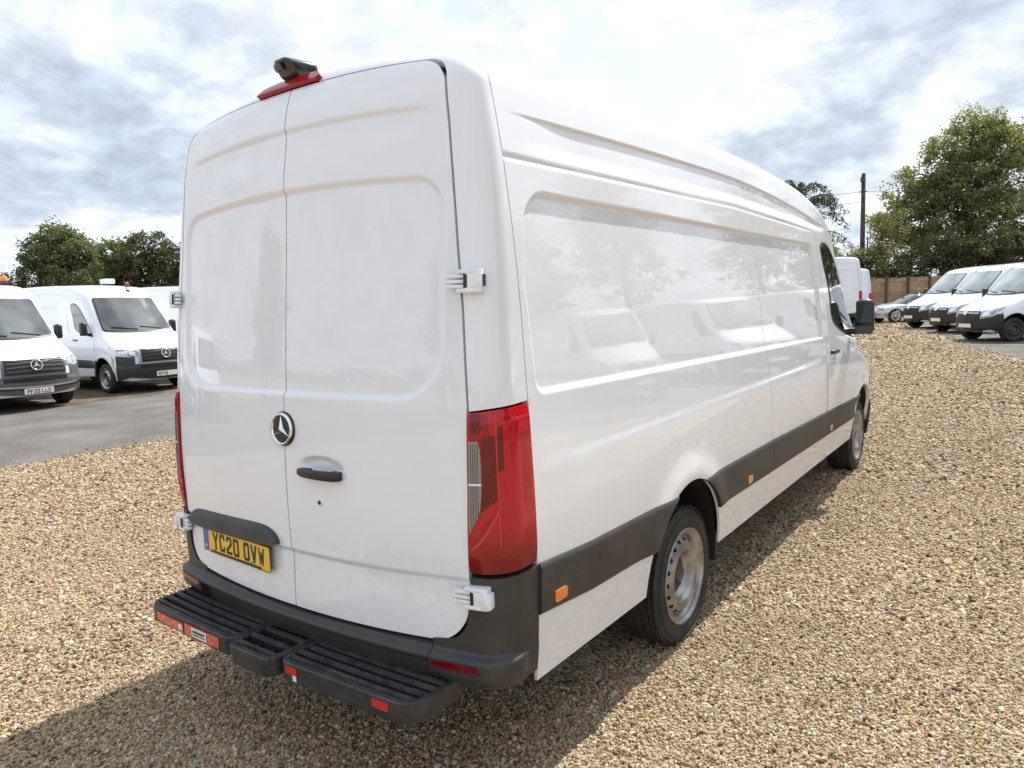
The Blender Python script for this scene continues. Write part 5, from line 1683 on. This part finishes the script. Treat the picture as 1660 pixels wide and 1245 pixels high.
def silver_car():
    root = thing('parked_car', 'low silver car beside the fence, its nose showing past the farthest sloping-nosed van', 'car', (-2.6, 38.45, float(gz(0, 38))), R(126))
    # sections along y (nose at +): y, [(half width, z) from sill to centre line]
    secs = [(-2.2, [(.55, .45), (.62, .62), (.55, .78), (.0, .80)]), (-2.05, [(.78, .28), (.84, .62), (.74, .92), (.0, .95)]), (-1.4, [(.84, .22), (.88, .62), (.78, .95), (.0, .99)]), (-.4, [(.84, .22), (.89, .62), (.80, .95), (.0, .98)]),
            (.5, [(.84, .22), (.89, .62), (.80, .93), (.0, .97)]), (1.1, [(.84, .22), (.89, .60), (.79, .88), (.0, .95)]), (1.7, [(.83, .22), (.87, .56), (.74, .78), (.0, .86)]), (2.05, [(.76, .22), (.80, .50), (.66, .68), (.0, .74)]), (2.25, [(.50, .26), (.55, .44), (.45, .56), (.0, .60)])]
    def loft(secs, name, mat, parent, n=9):
        rows = []
        ys = [a for a, _ in secs]
        Yd = np.linspace(ys[0], ys[-1], 50)
        prof = np.stack([smooth_chain(p_, n * 2, 2) for _, p_ in secs])
        R_ = np.stack([np.stack([np.interp(Yd, ys, prof[:, k, c]) for k in range(prof.shape[1])], -1) for c in (0, 1)], -1)
        kern = np.array([1, 2, 3, 2, 1.]); kern /= kern.sum()
        Rp = np.pad(R_, ((2, 2), (0, 0), (0, 0)), mode='edge'); R_ = sum(kern[i] * Rp[i:i + len(Yd)] for i in range(5))
        full = np.concatenate([R_, R_[:, ::-1][:, 1:] * np.array([-1, 1])], 1)
        V = np.stack([full[..., 0], np.repeat(Yd[:, None], full.shape[1], 1), full[..., 1]], -1)
        nv, nu = V.shape[:2]; F = quads(nv, nu)
        c0 = nv * nu
        Vv = np.concatenate([V.reshape(-1, 3), V[0].mean(0)[None], V[-1].mean(0)[None]])
        F3 = [[k + 1, k, c0] for k in range(nu - 1)] + [[(nv - 1) * nu + k, (nv - 1) * nu + k + 1, c0 + 1] for k in range(nu - 1)]
        return mesh_np(name, Vv, [F, np.array(F3)], mat, parent)
    body = loft(secs, 'body', M_silver, root)
    loft([(-1.75, [(.70, .90), (.62, .93), (.0, .95)]), (-1.2, [(.74, .90), (.60, 1.22), (.0, 1.26)]), (-.5, [(.76, .90), (.58, 1.32), (.0, 1.37)]), (.2, [(.76, .90), (.58, 1.28), (.0, 1.34)]), (.75, [(.76, .88), (.62, 1.06), (.0, 1.12)]), (1.15, [(.72, .86), (.66, .88), (.0, .92)])], 'cabin_glass', M_glass, root)
    for sg in (1, -1):
        for y in (-1.35, 1.38):
            w = thing_part('wheel', root, (sg * .86, y, .31), 0 if sg > 0 else np.pi)
            m = MB().lathe([(.21, -.01), (.23, .005), (.29, .0), (.315, -.03), (.315, -.17), (.29, -.2)], n=32); m.build('tyre', M_tyre, w, autosmooth=40)
            m = MB().lathe([(.215, .0), (.205, .008), (.195, -.02), (.18, -.05), (.0, -.05)], n=32); rm = m.build('rim', M_dark, w, autosmooth=40)
            m = MB()
            for k in range(6):
                a = k * math.pi / 3; d = np.array([0, math.cos(a), math.sin(a)]); t = np.array([0, -math.sin(a), math.cos(a)])
                m.box(d * .11 + np.array([-.012, 0, 0]), (.02, .19, .045), M=np.stack([np.array([1., 0, 0]), d, t], -1), bev=.006)
            m.lathe([(0, .01), (.045, .006), (.05, -.02)], n=16); m.lathe([(.185, .0), (.205, .012), (.215, .0)], n=32)
            m.build('spoke', M_chrome, w)['kind'] = 'stuff'
        # dark wheel arch
        for y in (-1.35, 1.38):
            a = np.linspace(0, np.pi, 20); V = np.concatenate([np.stack([np.full(20, sg * .895), y + .36 * np.cos(a), .30 + .36 * np.sin(a)], -1), np.stack([np.full(20, sg * .895), y + .30 * np.cos(a), .30 + .30 * np.sin(a)], -1)])
            mesh_np('wheel_arch', V, np.array([[k, k + 1, 21 + k, 20 + k] for k in range(19)]), M_dark, root)
        m = MB(); m.box((sg * .60, 1.93, .62), (.30, .24, .10), M=np.array(Matrix.Rotation(R(-24) * sg, 3, 'Z') @ Matrix.Rotation(R(28), 3, 'X')), bev=.03); m.build('headlight', M_headlamp, root, autosmooth=50)
    m = MB(); m.box((0, 2.16, .34), (1.1, .12, .14), bev=.03); m.build('grille', M_black, root)


silver_car()

# ------------------------------------------------------------------ fence, pole
M_fence = principled('fence_wood', (0.20, 0.11, 0.06), 0.8, spec=0.2)
add_noise_color(M_fence, (0.27, 0.195, 0.13), (0.43, 0.325, 0.225), 3.5, 6, bump=0.4, bump_scale=30)
M_pole = add_noise_color(principled('pole_wood', (0.07, 0.06, 0.05), 0.9, spec=0.2), (0.045, 0.039, 0.034), (0.10, 0.088, 0.075), 4)
M_post = add_noise_color(principled('post_wood', (0.1, 0.06, 0.035), 0.85, spec=0.2), (0.085, 0.055, 0.035), (0.14, 0.092, 0.060), 5)


def fence():
    P0 = np.array([-17.0, 36.5]); d = np.array([.811, .584]); n = np.array([-.584, .811]); pitch_ = 1.24; N = 26
    base = P0
    root = thing('fence', 'brown timber panel fence with dark posts along the far edge of the yard', 'fence', (P0[0], P0[1], 0), math.atan2(d[1], d[0]))
    Hf = 2.22
    panel_mesh = None; post_mesh = None
    for i in range(N + 1):
        x = i * pitch_; w = P0 + d * x; g = float(gz(w[0], w[1]))
        if post_mesh is None:
            m = MB(); m.box((0, -.02, 1.1), (.115, .115, 2.32), bev=.01); m.box((0, -.02, 2.28), (.15, .15, .04)); o = m.build('post', M_post, root); post_mesh = o.data
        else: o = link(bpy.data.objects.new('post', post_mesh), root)
        o.location = (x, 0, g - .02)
        if i == N: break
        # one panel: boards, two rails, gravel board
        m = MB(); nb = 10; bw = (pitch_ - .12) / nb
        r = np.random.default_rng(i % 4)
        for b_ in range(nb):
            m.box((.06 + bw * (b_ + .5), .03 + r.uniform(-.006, .006), .22 + Hf / 2 - .13 + r.uniform(-.012, .012)), (bw * .96, .018, Hf - .26), M=np.array(Matrix.Rotation(R(5), 3, 'Z')))
        for z in (.42, 1.22, 2.02): m.box((pitch_ / 2, -.005, z), (pitch_ - .1, .04, .075))
        m.box((pitch_ / 2, .02, .11), (pitch_ - .1, .04, .20))
        if i < 4: o = m.build('fence_panel', M_fence, root); 
        if i < 4: (panel_list := globals().setdefault('_pl', [])).append(o.data)
        else: o = link(bpy.data.objects.new('fence_panel', globals()['_pl'][i % 4]), root)
        o.location = (x, 0, g)
    return root


fence()


def pole():
    x, y = -7.24, 50.8
    root = thing('utility_pole', 'tall dark wooden pole carrying wires, beside the big tree', 'pole', (x, y, 0))
    m = MB(); m.tube([(0, 0, -.3), (0, 0, 4), (0.02, 0, 9.35)], [.17, .155, .125], 12); m.build('post', M_pole, root, smooth=True)
    m = MB(); m.box((0, -.16, 8.95), (.26, .14, .34), bev=.03); m.build('junction_box', M_pole, root)
    m = MB(); m.tube([(-.25, -.05, 8.2), (.25, -.05, 8.2)], .035, 8); m.build('bracket', M_dark, root)
    d = np.array([.811, .584])
    def wire(z0, end, sag, r=.013):
        t = np.linspace(0, 1, 24)[:, None]; a = np.array([0, 0, z0]); e = np.array(end)
        p = a * (1 - t) + e * t; p[:, 2] -= sag * 4 * (t[:, 0] * (1 - t[:, 0]))
        m = MB(); m.tube(p, r, 5); m.build('wire', M_dark, root)
    wire(8.2, (-26, -14, 8.1), .4); wire(7.55, (-26, -14, 7.6), .5); wire(8.2, (26, 18, 8.6), .5)


pole()

# ------------------------------------------------------------------ trees
def leaf_mat(name, stops, trans=0.35):
    m = principled(name, (0.06, 0.09, 0.03), 0.6, spec=0.25)
    nt, N, L, b = nodes(m)
    at = N('ShaderNodeAttribute'); at.attribute_name = 'tone'
    cr = ramp(N, stops); L(at.outputs['Fac'], cr.inputs[0]); L(cr.outputs[0], b.inputs['Base Color'])
    tr = N('ShaderNodeBsdfTranslucent')
    mu = N('ShaderNodeMix'); mu.data_type = 'RGBA'; mu.blend_type = 'MULTIPLY'; mu.inputs[0].default_value = 1; mu.inputs[7].default_value = (1.6, 1.5, .7, 1)
    L(cr.outputs[0], mu.inputs[6]); L(mu.outputs[2], tr.inputs['Color'])
    mx = N('ShaderNodeMixShader'); mx.inputs[0].default_value = trans
    L(b.outputs[0], mx.inputs[1]); L(tr.outputs[0], mx.inputs[2])
    L(mx.outputs[0], nt.nodes['Material Output'].inputs['Surface'])
    return m


M_leaf_olive = leaf_mat('olive_leaves', [(0, (0.106, 0.127, 0.060)), (.5, (0.179, 0.206, 0.093)), (.85, (0.261, 0.278, 0.127)), (1, (0.353, 0.353, 0.186))])
M_leaf_oak = leaf_mat('oak_leaves', [(0, (0.076, 0.101, 0.053)), (.5, (0.123, 0.159, 0.082)), (1, (0.206, 0.240, 0.123))])
M_leaf_dark = leaf_mat('dark_leaves', [(0, (0.044, 0.059, 0.030)), (.5, (0.077, 0.095, 0.047)), (1, (0.143, 0.158, 0.077))], .25)
M_leaf_pale = leaf_mat('pale_leaves', [(0, (0.100, 0.112, 0.049)), (.5, (0.158, 0.171, 0.074)), (1, (0.236, 0.224, 0.112))])
M_needle = leaf_mat('conifer_needles', [(0, (0.041, 0.069, 0.041)), (.6, (0.069, 0.105, 0.061)), (1, (0.121, 0.158, 0.092))], .15)
M_copper = leaf_mat('copper_leaves', [(0, (.05, .016, .014)), (1, (.11, .04, .03))])
M_bark = add_noise_color(principled('bark', (0.08, 0.065, 0.05), 0.9, spec=0.2), (0.045, 0.036, 0.028), (0.12, 0.10, 0.08), 4)


def leaves_mesh(name, C, size, mat, parent, r, droop=0.0, aspect=.6):
    n = len(C)
    s = size * r.uniform(.6, 1.35, n)
    d = r.normal(size=(n, 3)); d[:, 2] = d[:, 2] * .7 - droop; d /= np.linalg.norm(d, axis=1, keepdims=True)
    w = r.normal(size=(n, 3)); w -= (w * d).sum(1, keepdims=True) * d; w /= np.linalg.norm(w, axis=1, keepdims=True)
    nn_ = np.cross(d, w)
    a = C - d * s[:, None] * .5; b_ = C + w * (s * aspect * .5)[:, None] + nn_ * (s * .10)[:, None]; c = C + d * s[:, None] * .5; e = C - w * (s * aspect * .5)[:, None] + nn_ * (s * .10)[:, None]
    V = np.stack([a, b_, c, e], 1).reshape(-1, 3)
    F = np.arange(4 * n).reshape(n, 4)
    o = mesh_np(name, V, F, mat, parent, smooth=False)
    at = o.data.attributes.new('tone', 'FLOAT', 'POINT')
    return o, at


def grow(name, label, base, blobs, mat, group=None, seed=1, clumps=40, per=60, leaf=.14, trunk_r=.28, clump_r=.45, fork=.3, cat='tree', twigs=True, shell=.45, droop=.15):
    """blobs: (dx, dy, z, rx, ry, rz, weight) ellipsoids of foliage, relative to the base"""
    r = np.random.default_rng(seed)
    root = thing(name, label, cat, base, 0, group)
    Cs = []; tones = []; mb = MB()
    zb = min(b[2] - b[5] for b in blobs)
    top = max(b[2] for b in blobs)
    fz = max(zb * .7, top * fork * .6)
    tw = np.array([[0, 0, -.2], [r.uniform(-.1, .1), r.uniform(-.1, .1), fz * .5], [r.uniform(-.2, .2), r.uniform(-.2, .2), fz], [0, 0, top * .8]])
    mb.tube(lerp_chain(tw, 10), np.linspace(trunk_r, trunk_r * .25, 10), 9)
    for b in blobs:
        c = np.array(b[:3]); rad = np.array(b[3:6]); wt = b[6] if len(b) > 6 else 1.0
        k = max(3, int(clumps * wt))
        u = r.normal(size=(k, 3)); u /= np.linalg.norm(u, axis=1, keepdims=True)
        rr_ = r.uniform(shell, 1.0, k) ** .6
        cc = c + u * rad * rr_[:, None]
        cc += r.normal(size=cc.shape) * .12 * rad
        # limb to the heart of the blob, twigs to the clumps
        start = lerp_chain(tw, 10)[r.integers(4, 9)]
        mid = (start + c) / 2 + np.array([0, 0, .12 * rad[2]])
        limb = smooth_chain([start, mid, c], 8)
        mb.tube(limb, np.linspace(trunk_r * .42, trunk_r * .13, 8), 6)
        if twigs:
            for q in cc[:: 2]:
                s0 = limb[r.integers(4, 8)]
                m_ = (s0 + q) / 2 + r.normal(size=3) * .15 * rad
                mb.tube(smooth_chain([s0, m_, q], 5), np.linspace(trunk_r * .11, .012, 5), 4, caps=False)
        for q in cc:
            m_ = int(per * r.uniform(.5, 1.5)); cr_ = clump_r * r.uniform(.6, 1.35)
            p = q + r.normal(size=(m_, 3)) * cr_ * np.array([.55, .55, .38])
            Cs.append(p); tones.append(np.clip(r.normal(r.uniform(.25, .75), .16, m_), 0, 1))
    C = np.concatenate(Cs); T = np.concatenate(tones)
    mb.build('trunk', M_bark, root, smooth=True)
    o, at = leaves_mesh('crown', C, leaf, mat, root, r, droop)
    at.data.foreach_set('value', np.repeat(T, 4).astype(np.float32))
    return root


Rx = np.array([.811, .584]); Dy = np.array([-.584, .811])


def blobs2(lst):
    """(right, up, radius across, radius up[, weight]) seen from the yard -> world ellipsoids"""
    out = []
    for b in lst:
        dx = Rx * b[0] + Dy * (b[5] if len(b) > 5 else 0)
        out.append((dx[0], dx[1], b[1], b[2], b[2], b[3], b[4] if len(b) > 4 else 1.0))
    return out


def trees():
    g = float(gz(0, 60))
    # the big one behind the right-hand row
    grow('tall_tree', 'tall olive green tree with airy crown rising behind the fence on the right', (-2.1, 59.5, g), blobs2([
        (.1, 11.7, 1.8, 1.9, 1.1), (1.3, 12.1, 1.3, 1.5, .6), (-1.5, 10.4, 1.8, 1.8, 1.0), (-3.0, 9.2, 1.6, 1.7, .7), (-4.4, 7.6, 1.5, 1.6, .7), (-5.6, 5.8, 1.4, 1.5, .6), (1.5, 10.6, 1.9, 1.9, 1.1), (2.8, 11.0, 1.2, 1.4, .6), (.2, 9.2, 2.2, 1.9, 1.1), (-2.4, 8.4, 1.8, 1.9, .9), (2.9, 8.5, 2.0, 1.8, 1.0),
        (-3.4, 6.3, 1.9, 1.8, 1.0), (-.8, 6.6, 2.5, 2.0, 1.2), (2.0, 6.3, 2.6, 1.9, 1.2), (-4.4, 4.6, 1.6, 1.5, .9), (-1.6, 4.2, 2.6, 1.8, 1.2), (1.8, 4.0, 2.8, 1.8, 1.2), (4.3, 5.2, 1.8, 2.0, .9), (0, 7.6, 3.2, 2.2, 1.0)]),
         M_leaf_olive, seed=3, clumps=46, per=60, leaf=.20, trunk_r=.30, clump_r=.52)
    grow('tall_tree', 'paler sparse tree at the right edge, partly behind the tall olive tree', (2.3, 70.0, g), blobs2([
        (-1.6, 12.5, 1.6, 1.9, .6), (.6, 13.6, 2.0, 2.0, .8), (2.6, 12.0, 2.4, 2.4), (-1.2, 9.8, 2.0, 2.0, .7), (1.6, 9.0, 2.6, 2.2), (-1.9, 7.2, 2.4, 2.0, .8), (2.0, 5.6, 3.2, 2.4), (5, 9, 3, 3, .8)]),
         M_leaf_pale, seed=5, clumps=44, per=56, leaf=.22, trunk_r=.26, clump_r=.6)
    # bare-twigged bush left of the big tree
    for i, (px, py, lab, bl, mt, sd) in enumerate((
        (-6.9, 50.6, 'pale twiggy bush behind the fence, just right of the utility pole', [(0, 3.2, 1.1, 1.1), (.9, 4.6, 1.1, 1.3, .5), (1.5, 6.2, .9, 1.2, .25), (.2, 2.2, 1.5, 1.0)], M_leaf_pale, 11),
        (-4.0, 52.0, 'dark dense bush under the tall olive tree at its left', [(0, 2.8, 1.9, 1.5), (1.2, 3.6, 1.6, 1.3), (-1.2, 2.2, 1.4, 1.0)], M_leaf_dark, 12),
        (-1.2, 53.4, 'dark dense bush behind the middle sloping-nosed van', [(0, 2.9, 2.0, 1.6), (1.4, 3.7, 1.7, 1.4), (-1.0, 3.6, 1.6, 1.2)], M_leaf_dark, 13),
        (1.6, 55.0, 'dark dense bush behind the nearest sloping-nosed van at the right edge', [(0, 3.0, 2.2, 1.8), (1.6, 4.0, 2.0, 1.6), (-1.4, 3.2, 1.6, 1.2)], M_leaf_dark, 14),
        (-9.6, 47.4, 'green bush behind the fence, just left of the utility pole', [(0, 3.9, 1.6, 1.5), (-1.3, 4.5, 1.3, 1.3), (1.2, 3.0, 1.5, 1.2)], M_leaf_olive, 15),
        (-12.2, 46.0, 'green bush below the conifer, partly behind the white van roof', [(0, 4.2, 1.8, 1.6), (1.4, 3.8, 1.5, 1.4)], M_leaf_dark, 16))):
        grow('bush', lab, (px, py, float(gz(px, py))), blobs2(bl), mt, 'bushes behind the fence', sd, clumps=46, per=60, leaf=.17, trunk_r=.12, clump_r=.40, cat='bush', fork=.15)
    # oaks beyond the left-hand vans
    for (px, py, lab, bl, mt, sd) in (
        (-65.3, 26.8, 'largest rounded oak above the vans across the road', [(0, 8.0, 1.9, 1.7), (-1.5, 6.8, 1.5, 1.6), (1.5, 7.2, 1.6, 1.6), (-.2, 5.6, 2.5, 2.0, 1.3), (-1.8, 4.6, 1.9, 1.8), (1.7, 4.8, 1.9, 1.8), (.5, 8.8, 1.0, .9, .5)], M_leaf_oak, 21),
        (-66.5, 31.6, 'small oak between the largest oak and the broad dark oak', [(0, 7.4, 1.5, 1.5), (-.8, 5.8, 1.6, 1.6), (.9, 5.6, 1.6, 1.7), (0, 4.2, 2.2, 1.6)], M_leaf_oak, 22),
        (-61.0, 32.2, 'broad dark oak beside the rear corner of the nearest van', [(0, 7.4, 2.0, 1.6), (-1.6, 6.0, 1.5, 1.5), (1.7, 6.2, 1.7, 1.6), (0, 5.0, 2.7, 2.0, 1.3), (-1.9, 4.2, 1.6, 1.5), (2.2, 4.6, 1.5, 1.7), (3.6, 5.4, 1.6, 1.6)], M_leaf_dark, 23),
        (-69.0, 22.6, 'low pale bush left of the largest oak', [(0, 3.9, 1.9, 1.5), (1.3, 4.4, 1.4, 1.2), (-1.6, 3.4, 1.5, 1.2)], M_leaf_pale, 24),
        (-70.5, 19.2, 'copper-leaved tree at the left edge beyond the vans', [(0, 6.0, 1.5, 1.8), (-.9, 4.6, 1.6, 1.6), (.6, 4.0, 1.5, 1.4)], M_copper, 25)):
        grow('oak_tree' if 'oak' in lab.split(' ')[1:4] else 'broadleaf_tree', lab, (px, py, 0.3), blobs2([(b[0], *b[1:]) for b in bl]), mt, 'trees beyond the vans across the road', sd, clumps=46, per=64, leaf=.24, trunk_r=.32, clump_r=.50)


trees()


def conifer():
    r = np.random.default_rng(31)
    root = thing('conifer', 'dark conifer with sweeping feathery branches above the roof of the nearest van', 'tree', (-16.6, 71.6, float(gz(0, 70))))
    mb = MB(); mb.tube([(0, 0, 0), (.1, 0, 6), (-.1, 0, 11.6)], [.26, .18, .05], 8)
    C = []; T = []
    for lv in np.linspace(5.2, 10.8, 5):
        L0 = 5.6 * (1 - ((lv - 4.5) / 9.0) ** 1.8) + .5
        for k in range(4):
            a = r.uniform(0, 6.28) if k else math.atan2(.584, .811) + r.uniform(-.3, .3); L_ = L0 * r.uniform(.75, 1.1)
            t = np.linspace(0, 1, 10)
            zc = lv + 2.4 * t * r.uniform(.8, 1.2) - 2.9 * t ** 2.6 * r.uniform(.7, 1.2)
            P = np.stack([np.cos(a) * L_ * t, np.sin(a) * L_ * t, zc], -1)
            mb.tube(P, np.linspace(.07, .015, 10), 5)
            for q, tt in zip(P[2:], t[2:]):
                m_ = int(40 * (1.2 - .4 * tt)); p = q + r.normal(size=(m_, 3)) * np.array([.15, .15, .08]); p[:, 2] -= np.abs(r.normal(size=m_)) * .40
                C.append(p); T.append(np.clip(r.normal(.5, .25, m_), 0, 1))
    mb.build('trunk', M_bark, root, smooth=True)
    o, at = leaves_mesh('crown', np.concatenate(C), .42, M_needle, root, r, .5, .20)
    at.data.foreach_set('value', np.repeat(np.concatenate(T), 4).astype(np.float32))


conifer()


def treeline():
    """far wood that reads as one mass along the horizon"""
    r = np.random.default_rng(41)
    C = []; T = []
    for a in np.linspace(0, 2 * np.pi, 420, endpoint=False):
        D = r.uniform(120, 150); h = 3.0 + 2.2 * (np.sin(a * 9) * .5 + np.sin(a * 23 + 1) * .5) + r.uniform(0, 2.4)
        c = np.array([D * np.sin(a), D * np.cos(a), 0.]); m_ = 110
        p = c + np.stack([r.normal(size=m_) * 1.6, r.normal(size=m_) * 1.6, np.abs(r.uniform(0, 1, m_)) ** .7 * h], -1)
        C.append(p); T.append(np.clip(r.normal(r.uniform(.3, .7), .15, m_), 0, 1))
    o, at = leaves_mesh('treeline', np.concatenate(C), .85, M_leaf_oak, None, r)
    at.data.foreach_set('value', np.repeat(np.concatenate(T), 4).astype(np.float32))
    o['kind'] = 'stuff'; o['label'] = 'low far-off wood along the horizon'


treeline()


def side_trees():
    """trees off to the right and behind, which the van's flank and doors mirror"""
    src = [o for o in bpy.data.objects if o.get('category') == 'tree' and o.name.startswith('tall_tree')]
    labs = ['tall tree beyond the right-hand vans, nearest to the viewer', 'tall tree beyond the right-hand vans, second from the viewer', 'tall tree beyond the right-hand vans, third from the viewer', 'tall tree beyond the right-hand vans, fourth from the viewer', 'tall tree behind the viewer, left of the drive', 'tall tree behind the viewer, right of the drive', 'tall tree just beyond the right edge, next to the paler sparse tree', 'tall tree farther past the right edge, behind the right-hand row']
    for i, (x, y, s_, rz) in enumerate(((22, 5, .9, 1.), (21, 14, 1.0, 2.2), (19.5, 23, 1.0, 4.), (17, 32, .95, .6), (-30, -20, .7, 3.), (-14, -34, .75, 5.), (9.5, 59, .95, 1.7), (16, 53, 1.0, 3.3))):
        c = copy_tree(src[i % 2]); c['label'] = labs[i]; c['group'] = 'trees round the edge of the yard'
        c.location = (x, y, float(gz(x, max(y, 0)))); c.scale = (s_,) * 3; c.rotation_euler = (0, 0, rz)


side_trees()
